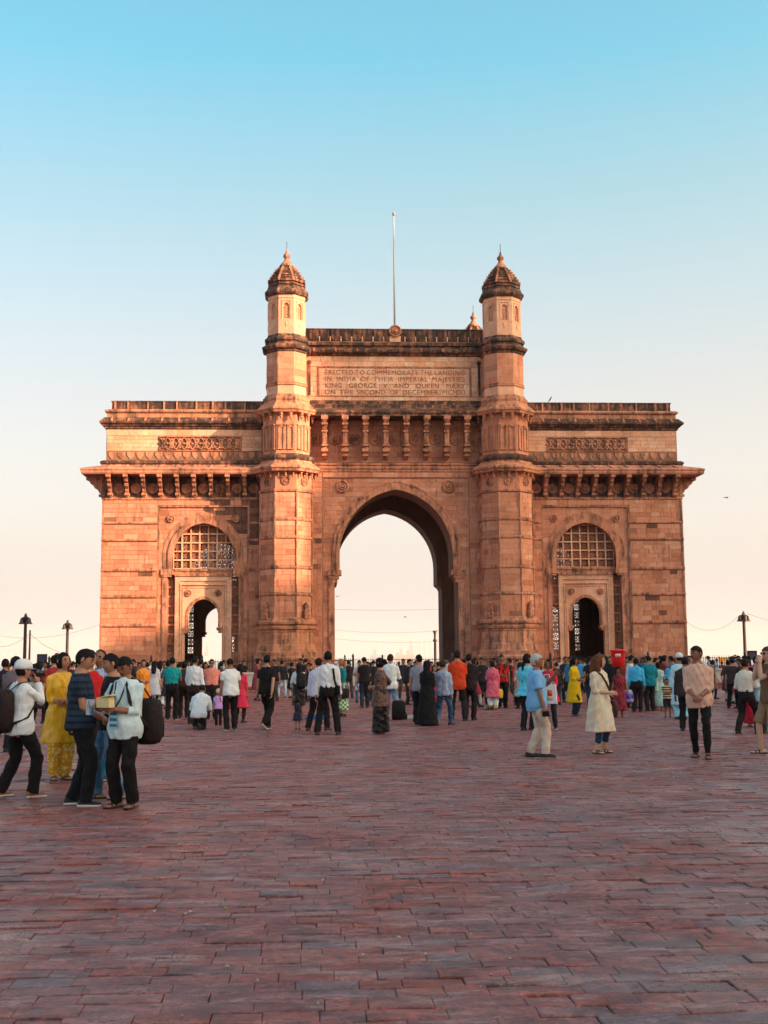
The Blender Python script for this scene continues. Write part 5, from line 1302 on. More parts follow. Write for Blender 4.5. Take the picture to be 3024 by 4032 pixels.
person(764, 2850, 2580, 150, "man in long-sleeved white shirt standing above the kneeling man", ('shirt', (226, 228, 234)), ('trouser', (46, 32, 28)), ('short', BLACKH), ('down', 'child'), 'stand', lod='mid', tuck=True)
F = person(782, 2872, 2731, 168, "man in white shirt kneeling on one knee to take a picture", ('shirt', (226, 230, 236)), BLK_T, ('short', BLACKH), ('chest', 'chest'), 'kneel', lod='mid', lean=.62, tall=1.70, hpitch=.5, shoes=('shoe', (90, 64, 44)))
person(832, 2832, 2594, -4, "man in salmon pink short-sleeved shirt and dark glasses", ('half', (240, 134, 118)), ('trouser', (34, 26, 28)), ('short', BLACKH), ('hip', 'hip'), 'stand', lod='mid', tone='m', fat=1.25, face_parts='shades', tuck=True)
person(806, 2800, 2606, 20, "woman with long dark hair behind the salmon shirt", ('kameez', (40, 110, 120)), ('legging', (30, 26, 30)), ('long', BLACKH), ('down', 'down'), 'stand', 'f', lod='mid')
person(859, 2860, 2716, 5, "small child in lavender T-shirt and pale cap", ('tee', (206, 160, 226)), ('trouser', (26, 20, 24)), ('cap', (214, 190, 160)), ('down', 'down'), 'stand', lod='mid', tone='m', shoes=('white', (60, 50, 52)))
person(908, 2876, 2588, 196, "man in white polo shirt bending over the small child", ('tee', (228, 228, 232)), BLK_T, ('short', BLACKH), ('child', 'down'), 'stand', lod='mid', shoes=W_SH, lean=.10, hpitch=.4, fat=1.15)
F = person(944, 2846, 2612, 160, "woman in crimson sleeves half hidden by the white polo", ('kameez', (216, 50, 80)), ('legging', (40, 24, 30)), ('long', BLACKH), ('down', 'down'), 'stand', 'f', lod='mid')
c = F.wrist[1] + V((0, 0, -.22)); mb = sbox(c, F.right(0), F.fwd(0), V((0, 0, 1)), .13, .06, .17, 12, 3); held(F, "pink_bag", "bright pink cloth bag hanging behind the white polo", "bag", mb, cloth((230, 60, 90)))
person(960, 2722, 2596, 4, "woman in black walking in a pale face mask", ('tee', (28, 22, 24)), ('legging', (36, 30, 34)), ('long', BLACKH), ('walkb', 'walkf'), 'stride', 'f', 'l', 'mid', ('sandal', (120, 80, 60)))
person(996, 2715, 2590, 160, "man in black top and pale jeans walking away", ('shirt', (30, 26, 30)), ('jeans', (120, 150, 176)), ('short', BLACKH), ('walkf', 'walkb'), 'stride', lod='mid')
person(1050, 2872, 2574, 152, "man dressed all in black walking with a lifted white-soled heel", ('tee', (22, 18, 20)), BLK_T, ('short', BLACKH), ('walkb', 'down'), ((.05, -.22, .07), (.05, .16)), lod='mid', shoes=('white', (80, 30, 34)), tone='m', hyaw=.4)
person(1110, 2750, 2598, 178, "man in dark waistcoat with pale blue sleeves and light jeans", ('vest', (34, 30, 38)), ('jeans', (150, 176, 196), 'fade', (196, 208, 216)), ('short', BLACKH), ('down', 'down'), 'wide', lod='mid', shoes=W_SH)
F = person(1176, 2812, 2608, 186, "woman in white blouse and dark skirt carrying a rucksack", ('shirt', (226, 232, 238)), ('skirt', (26, 20, 22), None, None, .3), ('long', BLACKH), ('down', 'child'), 'stand', 'f', lod='mid', tuck=True)
backpack(F, (26, 22, 26), "black rucksack over the white blouse", -.06, .05, 1.1)
person(1172, 2872, 2752, 178, "schoolgirl in dark pinafore over white sleeves", ('kameez', (58, 56, 76), 'vstripes', (30, 28, 40), .5), ('none', None), ('short', BLACKH), ('down', 'up'), 'step', 'f', lod='mid', shoes=('shoe', (40, 36, 40)))
person(1204, 2738, 2592, 182, "man in black T-shirt with both elbows raised", ('tee', (28, 22, 26)), BLK_T, ('short', BLACKH), ('head', 'head'), 'stand', lod='mid', tone='m')
person(1254, 2876, 2586, 160, "man in pale lilac shirt with a printed patch", ('shirt', (214, 204, 226)), BLK_T, ('short', BLACKH), ('down', 'down'), ((.20, .06), (.24, -.06)), lod='mid', tone='m', shoes=('shoe', (60, 36, 28)))
F = person(1292, 2894, 2560, 178, "tall man in white shirt with crossed black shoulder straps", ('shirt', (226, 226, 228)), BLK_T, ('short', BLACKH), ('down', 'down'), ((.20, .0), (.22, .02)), lod='mid', shoes=('shoe', (66, 40, 30)), tuck=True)
mb = MB(); sg = 1; mb.tube([F.spine(.5) - F.right(.4) * .11 - F.fwd(.4) * .02, F.spine(.42) - F.right(.4) * .12 - F.fwd(.4) * .145, F.spine(.2) - F.right(.3) * .15 - F.fwd(.3) * .14, F.spine(.02) - F.right(.2) * .2 - F.fwd(.2) * .08], [(.024, .007)] * 4, 8)
bg = sbox(F.spine(.0) - F.right(.1) * .22, F.fwd(.1), F.right(.1), V((0, 0, 1)), .11, .05, .10); held(F, "shoulder_bag", "small black bag on the tall white-shirted man's hip", "bag", bg, cloth((26, 20, 22)), True, [("strap", mb, cloth((26, 20, 22)))])
F = person(1346, 2822, 2592, -70, "woman with sandy hair in teal top and green checked skirt", ('kameez', (20, 120, 124), None, None, .62), ('skirt', (20, 120, 118), 'check', (200, 214, 160), .2), ('long', (150, 96, 66)), ('face', 'down'), 'stand', 'f', 'l', 'mid', face_parts=True)
c = F.wrist[1] + V((0, 0, -.12)); mb = sbox(c, F.fwd(0), F.right(0), V((0, 0, 1)), .16, .07, .14); held(F, "handbag", "large dark handbag beside the green checked skirt", "handbag", mb, cloth((36, 28, 28)))
person(1416, 2766, 2598, -6, "man in dusty pink T-shirt and ripped jeans checking a phone", ('tee', (196, 172, 168)), ('jeans', (50, 92, 130), 'fade', (190, 204, 214)), ('short', BLACKH), ('phone', 'phone'), 'stand', lod='mid', tone='m', hpitch=.4)
person(1450, 2760, 2604, -60, "man in dark clothes facing the dusty pink T-shirt", ('shirt', (44, 32, 34)), BLK_T, ('short', BLACKH), ('phone', 'down'), lod='lo')
person(1500, 2890, 2588, -100, "woman in black robe wrapped in a brown patterned shawl with white edging", ('kameez', (112, 84, 74), 'floral', (44, 33, 32), .62), ('skirt', (24, 19, 20), None, None, .05), ('bun', BLACKH), ('hip', 'belly'), 'stand', 'f', 'm', 'mid', ('sandal', (90, 56, 40)), hyaw=-.3, face_parts=True, fat=1.2)
F = person(1538, 2834, 2574, 160, "man in white shirt and blue jeans with straps over his back", ('shirt', (230, 232, 236)), ('jeans', (96, 130, 164), 'fade', (150, 176, 200)), ('short', (52, 32, 24)), ('phone', 'down'), 'stand', lod='mid', tone='m')
person(1572, 2700, 2606, -50, "woman in brown hat and denim dress eating", ('kameez', (60, 40, 38), None, None, .7), ('jeans', (44, 60, 84)), ('cap', (70, 42, 30)), ('face', 'phone'), 'stand', 'f', 'm', 'mid')
person(1616, 2702, 2600, 180, "man in bright blue shirt and black trousers beyond the arch", ('half', (84, 158, 214)), BLK_T, ('short', BLACKH), lod='mid', tuck=True)
person(1654, 2852, 2576, 168, "man in grey T-shirt beside the woman in the black veil", ('tee', (150, 142, 154)), BLK_T, ('short', BLACKH), ('down', 'down'), 'stand', lod='mid', tone='m', hyaw=.8)
person(1684, 2858, 2600, 150, "woman veiled from head to foot in black", ('abaya', (24, 20, 21)), ('none', None), ('hijab', (22, 18, 19)), ('belly', 'belly'), 'stand', 'f', 'm', 'mid', ('shoe', (24, 20, 20)))
person(1712, 2810, 2618, 10, "woman in hot pink behind the black veil", ('kameez', (236, 50, 120)), ('legging', (40, 30, 36)), ('long', BLACKH), ('chest', 'down'), 'stand', 'f', 'm', 'mid')
person(1746, 2856, 2592, 158, "man in pale blue tie-dyed shirt and jeans striding off", ('shirt', (164, 178, 200), 'blotch', (130, 130, 150)), ('jeans', (46, 76, 108), 'fade', (80, 116, 150)), ('short', (52, 34, 28)), ('down', 'bag'), ((.10, .26), (.10, -.22)), lod='mid', tone='m')
person(1804, 2838, 2560, 176, "tall man in bright orange-red shirt seen from behind", ('half', (212, 66, 30)), ('trouser', (38, 32, 34)), ('short', BLACKH), ('front', 'front'), 'wide', lod='mid', fat=1.15, tone='m')
person(1850, 2836, 2572, 168, "man in dark brown suit with a white collar", ('suit', (40, 30, 32)), ('trouser', (34, 26, 28)), ('short', BLACKH), ('front', 'front'), 'stand', lod='mid')
F = person(1880, 2764, 2600, 196, "man in pale mint shirt with a camera bag", ('shirt', (206, 232, 234)), BLK_T, ('short', BLACKH), ('hold', 'down'), 'stand', lod='mid', shoes=W_SH)
person(1908, 2748, 2600, 4, "man in sky blue shirt behind the pink tunic", ('half', (150, 196, 226)), BLK_T, ('short', BLACKH), lod='lo')
F = person(1942, 2794, 2600, 174, "woman in rose pink tunic and white trousers seen from behind", ('kameez', (220, 104, 124), 'fade', (196, 60, 84), .44), ('salwar', (214, 222, 232)), ('bun', BLACKH), ('down', 'hold'), 'stand', 'f', 'm', 'mid', ('sandal', (80, 50, 40)), fat=1.15)
c = F.wrist[-1] + V((0, 0, -.24)); mb = sbox(c, F.right(0), F.fwd(0), V((0, 0, 1)), .11, .06, .15, 12, 3); held(F, "yellow_bag", "bulging yellow bag beside the rose pink tunic", "bag", mb, cloth((226, 196, 44)))
person(1978, 2788, 2578, 8, "man in red T-shirt with a white printed front", ('tee', (216, 40, 34), 'blotch', (44, 28, 28)), BLK_T, ('short', BLACKH), ('belly', 'down'), 'stand', lod='mid')
# --- right of the arch
person(2050, 2790, 2606, 200, "person in brown and white print behind the blue blouse", ('kameez', (190, 176, 168), 'floral', (90, 60, 50)), BLK_T, ('long', BLACKH), lod='lo', sex='f')
person(2078, 2876, 2572, 150, "woman in bright cyan blouse hidden behind the white-haired man", ('kameez', (96, 198, 232), None, None, .78), ('trouser', (30, 26, 32)), ('braid', BLACKH), ('down', 'phone'), 'stand', 'f', 'm', 'mid', face_parts=True, hyaw=-.4)
F = person(2116, 2980, 2570, 92, "white-haired man in blue short-sleeved shirt and cream trousers", ('half', (122, 178, 222)), ('trouser', (216, 194, 176), 'fade', (186, 156, 136)), ('short', GREYH), ('downf', (.02, .34, .02)), 'step', lod='hi', tone='d', shoes=('shoe', (50, 34, 30)), fat=1.2, face_parts=True)
c = F.wrist[-1] + F.fwd(0) * .03 + V((0, 0, -.1)); mb = sbox(c, F.fwd(0), F.right(0), V((0, 0, 1)), .06, .03, .045); held(F, "pouch", "small black pouch in the white-haired man's hand", "pouch", mb, cloth((24, 18, 18)))
F = person(2166, 2872, 2594, -12, "woman in cherry red top behind a white shopping bag", ('kameez', (214, 40, 66), None, None, .66), ('jeans', (38, 44, 56)), ('braid', BLACKH), ('belly', 'chest'), ((.12, .06), (.13, -.06)), 'f', 'd', 'mid', W_SH, face_parts=True)
c = F.spine(-.02) + F.fwd(0) * .26; r_, f_ = F.right(0), F.fwd(0)
mb = MB(); mb.loft([[c + r_ * x * q + f_ * y + V((0, 0, z)) for x, y in ((-.22, -.05), (.22, -.05), (.22, .05), (-.22, .05))] for z, q in ((-.24, 1.05), (.2, .95))])
ps = []
for (x, z, w, h_, col) in ((-.09, .0, .075, .075, (196, 150, 116)), (.08, .0, .055, .07, (214, 96, 44)), (-.09, -.12, .06, .04, (150, 74, 50)), (.08, -.12, .06, .045, (236, 176, 140))):
    m2 = MB(); m2.loft([[c + r_ * (x + dx) + f_ * dy + V((0, 0, z + dz)) for dx, dz in ((-w, -h_), (w, -h_), (w, h_), (-w, h_))] for dy in (.04, .056)]); ps.append(("printed_square", m2, cloth(col)))
hd = MB(); hd.tube([c + r_ * -.1 + V((0, 0, .2)), c + r_ * -.04 + V((0, 0, .42)), c + r_ * .06 + V((0, 0, .42)), c + r_ * .12 + V((0, 0, .2))], .012, 6); ps.append(("handle", hd, cloth((224, 218, 220))))
held(F, "shopping_bag", "white shopping bag printed with orange and brown squares", "bag", mb, cloth((226, 220, 226)), False, ps)
F = person(2264, 2820, 2586, 70, "woman in mustard yellow tunic over navy trousers", ('kameez', (248, 178, 12), None, None, .40), ('salwar', (30, 34, 52)), ('long', BLACKH), ('belly', 'phone'), 'stand', 'f', 'd', 'mid', ('sandal', (60, 40, 34)), fat=1.15, face_parts=True)
c = F.spine(-.06) - F.fwd(0) * .2; mb = sbox(c, F.fwd(0), F.right(0), V((0, 0, 1)), .10, .05, .14); held(F, "dark_bag", "dark bag hanging behind the mustard tunic", "bag", mb, cloth((34, 26, 30)))
F = person(2366, 2966, 2574, 52, "woman with curly brown hair in a long cream tunic", ('kameez', (236, 212, 188), 'blotch', (222, 194, 162), .38), ('cropped', (38, 62, 88)), ('curly', (104, 60, 38)), ('belly', 'down'), ((.14, .02), (.15, -.05)), 'f', 'l', 'hi', ('sandal', (44, 32, 32)), fat=1.15, hyaw=.45, face_parts=True)
c = F.spine(-.16) + F.right(0) * .24 + F.fwd(0) * .05; mb = sbox(c, F.fwd(.1), F.right(.1), V((0, 0, 1)), .13, .05, .15, 14, 2.6)
st = MB(); st.tube([c + V((0, 0, .12)), F.spine(.1) + F.right(.1) * .13 + F.fwd(.1) * .155, F.spine(.3) + F.fwd(.3) * .165, F.spine(.45) - F.right(.4) * .09 + F.fwd(.4) * .13, F.spine(.525) - F.right(.4) * .12, F.spine(.4) - F.right(.4) * .1 - F.fwd(.4) * .14, F.spine(.05) + F.right(.1) * .16 - F.fwd(.1) * .15, c + V((0, 0, .12)) - F.fwd(0) * .06], [(.018, .006)] * 8, 8)
held(F, "sling_bag", "brown leather sling bag on the curly-haired woman's hip", "bag", mb, cloth((62, 36, 28), None, None, .5), True, [("strap", st, cloth((70, 42, 30), None, None, .5))])
F = person(2440, 2824, 2624, 2, "woman in maroon sari carrying a red tub on her head", ('saree', (150, 48, 56), 'blotch', (110, 36, 38), .24), ('none', None), ('bun', BLACKH), ('down', 'bag'), 'step', 'f', 'd', 'mid', ('bare', (0, 0, 0)), face_parts=True)
c = F.head + F.hu * .135 * F.hk; RED = plain("red_plastic", srgb(226, 24, 26), .35)
mb = MB(); mb.lathe(c.x, c.y, [(.15, c.z - .005), (.165, c.z), (.19, c.z + .22), (.20, c.z + .40), (.215, c.z + .41), (.215, c.z + .43)], 24)
ld = MB(); ld.lathe(c.x, c.y, [(.222, c.z + .42), (.222, c.z + .45), (.20, c.z + .465), (.05, c.z + .475), (.03, c.z + .49), (.01, c.z + .495)], 24)
lb = MB(); lb.loft([[V((c.x + (.198 + dr) * math.sin(a_), c.y - (.198 + dr) * math.cos(a_), c.z + z)) for z in (.26, .35)] + [V((c.x + (.19 + dr) * math.sin(a_), c.y - (.19 + dr) * math.cos(a_), c.z + z)) for z in (.35, .26)] for dr, a_ in ((.012, -.4), (.012, -.2), (.012, .0), (.012, .2), (.012, .35))])
for sg in (1, -1): pass
ear = MB(); ear.tube([(c.x - .215, c.y, c.z + .40), (c.x - .25, c.y, c.z + .38), (c.x - .215, c.y, c.z + .33)], .012, 6)
ear2 = MB(); ear2.tube([(c.x + .215, c.y, c.z + .40), (c.x + .25, c.y, c.z + .38), (c.x + .215, c.y, c.z + .33)], .012, 6)
held(F, "red_tub", "large lidded red plastic tub balanced on a head", "tub", mb, RED, True, [("lid", ld, RED), ("sticker", lb, cloth((236, 190, 196))), ("handle", ear, RED), ("handle", ear2, RED)])
F = person(2510, 2804, 2590, 178, "man in bright sky blue shirt and black trousers seen from behind", ('shirt', (70, 180, 226)), ('trouser', (32, 22, 22)), ('short', BLACKH), ('down', 'down'), 'stand', lod='mid', tuck=True)
c = F.wrist[1] + V((0, 0, -.30)); mb = sbox(c, F.right(0), F.fwd(0), V((0, 0, 1)), .14, .07, .20, 12, 2.6); held(F, "plastic_bag", "purple and white plastic bag hanging beside the sky blue shirt", "bag", mb, cloth((96, 44, 160), 'fade', (210, 214, 230), .4))
person(2562, 2800, 2580, 204, "man in teal tunic with his head bowed", ('roll', (20, 124, 140)), ('trouser', (38, 28, 28)), ('short', BLACKH), ('hold', 'hold'), 'stand', lod='mid', tone='m', hpitch=.4)
person(2596, 2798, 2606, 186, "woman in pale green sari beyond the teal tunic", ('saree', (166, 200, 192), 'fade', (130, 160, 156), .16), ('none', None), ('bun', BLACKH), ('down', 'down'), 'stand', 'f', lod='mid', shoes=('sandal', (120, 70, 50)))
person(2630, 2826, 2672, 2, "boy in brown and cream striped T-shirt with folded arms", ('tee', (54, 34, 32), 'bold', (222, 190, 150)), ('shorts', (40, 38, 48)), ('short', BLACKH), ('cross', 'cross'), 'stand', lod='mid', tone='d', shoes=('sandal', (44, 32, 30)))
person(2634, 2790, 2630, 176, "woman in sky blue headscarf behind the striped boy", ('kameez', (150, 196, 220)), ('salwar', (150, 190, 210)), ('scarf', (66, 168, 210)), ('down', 'down'), 'stand', 'f', lod='mid')
person(2684, 2832, 2572, 192, "man in white skullcap and long pale blue tunic", ('kurta', (186, 220, 240), None, None, .38), ('salwar', (150, 214, 240)), ('kufi', (222, 226, 232)), ('hold', 'down'), 'stand', lod='mid', shoes=('shoe', (50, 36, 34)), tone='d')
person(2762, 2984, 2538, -6, "man in blush pink rolled-sleeve shirt and black track trousers walking forward", ('roll', (230, 176, 152)), ('legging', (24, 19, 20)), ('short', (30, 20, 17)), ('front', 'front'), ((.09, -.14), (.11, .14)), lod='hi', tone='d', shoes=('sandal', (120, 64, 44)), hyaw=-.75, face_parts='moustache', fat=1.05)
person(2706, 2878, 2584, 170, "bearded man mostly hidden behind the blush pink shirt", ('shirt', (60, 46, 44)), BLK_T, ('short', BLACKH), lod='mid')
person(2944, 2890, 2586, 152, "man in cream shirt and black trousers walking away at the right", ('shirt', (232, 214, 196)), ('trouser', (32, 25, 25)), ('short', (36, 24, 20)), ('phone', 'hold'), ((.16, .22), (.13, -.20)), lod='mid', tone='m', tuck=True, xoff=0)
person(2968, 2862, 2626, 190, "woman in crimson sari with magenta blouse at the right edge", ('saree', (186, 24, 46), 'fade', (150, 20, 36), .10), ('none', None), ('bun', BLACKH), ('hip', 'down'), 'stand', 'f', lod='mid', tone='d', shoes=('sandal', (70, 40, 36)))
person(2996, 2888, 2620, 170, "boy in pale blue shirt and dark jeans at the right edge", ('shirt', (176, 210, 236)), ('jeans', (50, 52, 66)), ('short', BLACKH), ('down', 'hip'), 'stand', lod='mid')
person(3046, 2968, 2540, -60, "man in olive T-shirt and sunglasses cut off by the right edge", ('tee', (120, 86, 64)), ('shorts', (150, 120, 90)), ('short', (84, 50, 34)), ('face', 'face'), ((.10, .16), (.10, -.1)), lod='hi', tone='l', shoes=('sandal', (48, 36, 30)), face_parts='shades')
person(2826, 2700, 2592, 178, "man in pale blue T-shirt near the yellow barricade", ('tee', (180, 206, 226)), BLK_T, ('short', BLACKH), lod='lo')
person(2846, 2702, 2602, 190, "woman in dark red sari near the yellow barricade", ('saree', (128, 26, 32), None, None, .1), ('none', None), ('bun', BLACKH), lod='lo', sex='f')
# --- far crowd along the wall
FAR = [(40, 2735, 2602, 'shirt', (210, 214, 220)), (96, 2725, 2604, 'tee', (60, 70, 96)), (140, 2720, 2606, 'kameez', (170, 60, 70)), (206, 2722, 2600, 'shirt', (120, 116, 120)), (248, 2718, 2606, 'tee', (40, 36, 40)),
       (590, 2730, 2600, 'shirt', (200, 206, 214)), (612, 2716, 2604, 'tee', (36, 32, 36)), (648, 2722, 2606, 'kameez', (110, 70, 90)), (704, 2716, 2600, 'shirt', (90, 60, 50)), (742, 2720, 2604, 'tee', (200, 196, 190)),
       (876, 2718, 2602, 'shirt', (176, 184, 196)), (918, 2714, 2604, 'kameez', (190, 150, 60)), (1020, 2712, 2604, 'tee', (70, 60, 66)), (1076, 2722, 2600, 'shirt', (34, 30, 34)), (1098, 2714, 2606, 'kameez', (210, 150, 150)),
       (1138, 2720, 2602, 'tee', (180, 150, 130)), (1228, 2714, 2604, 'kameez', (60, 40, 44)), (1262, 2716, 2606, 'shirt', (190, 200, 210)), (1376, 2716, 2604, 'tee', (40, 34, 36)), (1462, 2714, 2604, 'kameez', (70, 50, 52)),
       (1642, 2722, 2602, 'tee', (50, 46, 56)), (1690, 2716, 2604, 'shirt', (200, 206, 214)), (1760, 2716, 2606, 'kameez', (200, 60, 80)), (1826, 2720, 2602, 'tee', (40, 36, 40)), (1936, 2716, 2604, 'shirt', (120, 90, 80)),
       (2010, 2722, 2602, 'kameez', (180, 40, 44)), (2120, 2716, 2604, 'shirt', (50, 42, 46)), (2206, 2722, 2602, 'tee', (180, 170, 160)), (2290, 2730, 2600, 'shirt', (70, 160, 206)), (2350, 2738, 2602, 'tee', (60, 110, 160)),
       (2380, 2726, 2604, 'shirt', (54, 120, 150)), (2402, 2718, 2606, 'kameez', (50, 80, 100)), (2470, 2728, 2602, 'tee', (210, 210, 216)), (2486, 2742, 2600, 'shirt', (190, 198, 204)), (2530, 2720, 2600, 'kameez', (196, 190, 120)),
       (2580, 2718, 2604, 'tee', (70, 60, 60)), (2604, 2726, 2602, 'shirt', (50, 44, 48)), (2652, 2716, 2606, 'tee', (80, 56, 50)), (2660, 2738, 2602, 'shirt', (60, 90, 130)), (2736, 2722, 2604, 'kameez', (90, 60, 56)),
       (2800, 2712, 2604, 'tee', (150, 160, 176)), (2884, 2716, 2602, 'kameez', (160, 90, 90)), (2906, 2730, 2604, 'kameez', (190, 70, 130)), (2930, 2740, 2600, 'saree', (150, 60, 70)), (2956, 2722, 2604, 'tee', (60, 50, 52)), (2990, 2728, 2602, 'kameez', (210, 70, 150))]
MID = [(30, 2790, 2600, 'tee', (150, 150, 160)), (120, 2765, 2602, 'kameez', (160, 44, 60)), (230, 2775, 2600, 'shirt', (46, 40, 46)), (262, 2760, 2602, 'kameez', (196, 120, 60)), (580, 2765, 2602, 'shirt', (60, 56, 66)),
       (604, 2785, 2604, 'kameez', (190, 190, 200)), (646, 2752, 2600, 'tee', (44, 40, 44)), (700, 2766, 2602, 'kameez', (206, 150, 40)), (748, 2770, 2604, 'shirt', (40, 34, 38)), (790, 2756, 2602, 'tee', (96, 52, 50)), (866, 2762, 2604, 'kameez', (60, 50, 60)),
       (930, 2752, 2602, 'shirt', (50, 44, 50)), (1082, 2760, 2602, 'tee', (30, 26, 30)), (1150, 2748, 2604, 'kameez', (36, 30, 36)), (1222, 2764, 2606, 'tee', (60, 50, 52)), (1372, 2748, 2602, 'shirt', (40, 34, 38)), (1470, 2752, 2604, 'tee', (34, 30, 34)),
       (1590, 2748, 2604, 'tee', (50, 42, 46)), (1640, 2760, 2602, 'shirt', (44, 36, 40)), (1700, 2764, 2606, 'kameez', (210, 60, 100)), (1770, 2756, 2602, 'shirt', (200, 206, 214)), (1830, 2762, 2604, 'tee', (36, 30, 34)), (1900, 2776, 2602, 'shirt', (44, 38, 44)),
       (2014, 2764, 2602, 'tee', (40, 30, 32)), (2060, 2758, 2604, 'kameez', (170, 150, 140)), (2100, 2748, 2602, 'shirt', (60, 130, 170)), (2230, 2762, 2604, 'tee', (50, 44, 48)), (2310, 2764, 2602, 'shirt', (90, 170, 214)), (2348, 2772, 2604, 'tee', (44, 90, 140)),
       (2390, 2766, 2602, 'kameez', (30, 60, 80)), (2412, 2780, 2604, 'shirt', (34, 30, 36)), (2470, 2772, 2602, 'kameez', (150, 60, 50)), (2484, 2788, 2604, 'tee', (200, 204, 210)), (2536, 2764, 2602, 'shirt', (44, 36, 40)), (2582, 2776, 2604, 'tee', (56, 44, 44)), (2612, 2764, 2602, 'kameez', (120, 50, 56)),
       (2656, 2778, 2604, 'shirt', (54, 120, 160)), (2672, 2760, 2602, 'tee', (70, 60, 60)), (2870, 2760, 2604, 'kameez', (80, 50, 50)), (2900, 2772, 2602, 'kameez', (170, 80, 110)), (2922, 2790, 2604, 'shirt', (56, 44, 46)), (2984, 2790, 2602, 'kameez', (214, 80, 150)), (3010, 2775, 2604, 'tee', (150, 60, 60))]
MID += [(20, 2850, 2598, 'shirt', (60, 54, 60)), (84, 2830, 2600, 'tee', (36, 30, 34)), (132, 2800, 2602, 'shirt', (150, 160, 176)), (196, 2840, 2600, 'tee', (110, 36, 40)), (270, 2820, 2600, 'shirt', (44, 38, 44)), (300, 2790, 2602, 'kameez', (190, 60, 60)),
        (530, 2770, 2604, 'tee', (40, 34, 38)), (616, 2762, 2604, 'shirt', (96, 130, 160)), (662, 2790, 2604, 'kameez', (60, 50, 56)), (820, 2764, 2602, 'shirt', (190, 196, 204)), (1010, 2758, 2604, 'kameez', (150, 60, 70)), (1040, 2748, 2602, 'tee', (170, 176, 186)),
        (1190, 2756, 2604, 'shirt', (36, 30, 34)), (1316, 2750, 2604, 'kameez', (70, 60, 66)), (1436, 2786, 2604, 'tee', (30, 26, 28)), (1520, 2750, 2604, 'kameez', (120, 60, 56)), (1604, 2776, 2602, 'shirt', (40, 34, 36)), (1730, 2776, 2604, 'tee', (34, 30, 34)),
        (1864, 2784, 2602, 'kameez', (150, 40, 60)), (1958, 2766, 2602, 'shirt', (36, 30, 34)), (2040, 2776, 2604, 'tee', (190, 40, 44)), (2194, 2776, 2604, 'shirt', (40, 34, 38)), (2250, 2766, 2602, 'kameez', (60, 120, 150)), (2330, 2786, 2604, 'tee', (36, 30, 34)),
        (2424, 2764, 2602, 'shirt', (96, 60, 50)), (2500, 2770, 2604, 'tee', (40, 34, 38)), (2550, 2782, 2604, 'kameez', (44, 100, 110)), (2692, 2790, 2602, 'shirt', (50, 44, 48)), (2720, 2770, 2604, 'tee', (150, 60, 50)), (2806, 2752, 2604, 'kameez', (120, 90, 80)),
        (2890, 2790, 2604, 'tee', (60, 50, 50)), (2912, 2760, 2602, 'shirt', (180, 170, 160)), (2950, 2800, 2604, 'kameez', (140, 40, 60)), (3000, 2810, 2602, 'shirt', (70, 60, 60)), (3018, 2830, 2604, 'kameez', (200, 70, 130))]
fr = random.Random(21)
CNAME = lambda c: min((("black", (34, 30, 34)), ("white", (208, 210, 216)), ("grey", (128, 122, 122)), ("navy blue", (60, 70, 100)), ("sky blue", (70, 160, 206)), ("crimson", (190, 50, 70)), ("brown", (90, 62, 52)), ("mustard", (190, 150, 80)), ("magenta", (200, 70, 140)), ("tan", (180, 152, 135)), ("teal blue", (54, 110, 140))), key=lambda q: sum((a - b) ** 2 for a, b in zip(q[1], c)))[0]
SPOT = lambda x: "at the left edge" if x < 160 else "behind the left group" if x < 300 else "before the sunlit pier" if x < 640 else "before the sunlit doorway" if x < 960 else "before the sunlit turret base" if x < 1290 else "under the main arch" if x < 1730 else "before the shaded turret base" if x < 2130 else "before the shaded doorway" if x < 2440 else "before the shaded pier" if x < 2700 else "by the yellow barricade" if x < 2890 else "at the right edge"
used = {}
for i, (x, y, h, tt, col) in enumerate(FAR + MID):
    sex = 'f' if tt in ('kameez', 'saree') else 'm'
    fc = fr.choice((0, 20, -30, 90, -90, 180, 170, 200, 180))
    kind = ("woman" if sex == 'f' else "man") + " in " + CNAME(col) + " " + {'shirt': 'shirt', 'tee': 'T-shirt', 'kameez': 'tunic', 'saree': 'sari'}[tt]
    view = "facing us" if abs(fc) < 60 else "in profile" if abs(fc) == 90 else "from behind"
    pose, say = fr.choice(((('down', 'down'), "arms hanging"), (('phone', 'down'), "forearm raised"), (('belly', 'down'), "hand at waist"), (('hip', 'down'), "hand on hip"), (('face', 'face'), "hands raised"), (('head', 'down'), "hand on head"), (('walkf', 'walkb'), "arms swinging"), (('down', 'chest'), "hand on chest")))
    lb_ = ("distant " if i < len(FAR) else "nearer ") + kind + ", " + say + ", " + SPOT(x) + ", " + view
    if lb_ in used: fc += 35; lb_ = lb_.rsplit(", ", 1)[0] + ", half turned"
    used[lb_] = 1
    person(x, y, h, fc, lb_, (tt, col) if tt != 'saree' else (tt, col, None, None, .08), ('trouser', fr.choice(((28, 22, 24), (40, 44, 58), (70, 64, 62)))) if sex == 'm' else (('legging', fr.choice(((34, 28, 32), (190, 180, 176)))) if tt == 'kameez' else ('none', None)),
           (('short' if sex == 'm' else fr.choice(('long', 'bun'))), BLACKH), pose, fr.choice(('stand', 'step', 'stride', 'wide')) if tt != 'saree' else 'stand', sex, fr.choice('ddm'), 'lo', B_SH, tall=fr.uniform(1.5, 1.76), fat=fr.uniform(.95, 1.25), lean=fr.uniform(-.03, .12), hyaw=fr.uniform(-.6, .6), hpitch=fr.uniform(0, .35), group="distant crowd along the railing" if i < len(FAR) else "crowd standing before the gateway")
run_jobs()

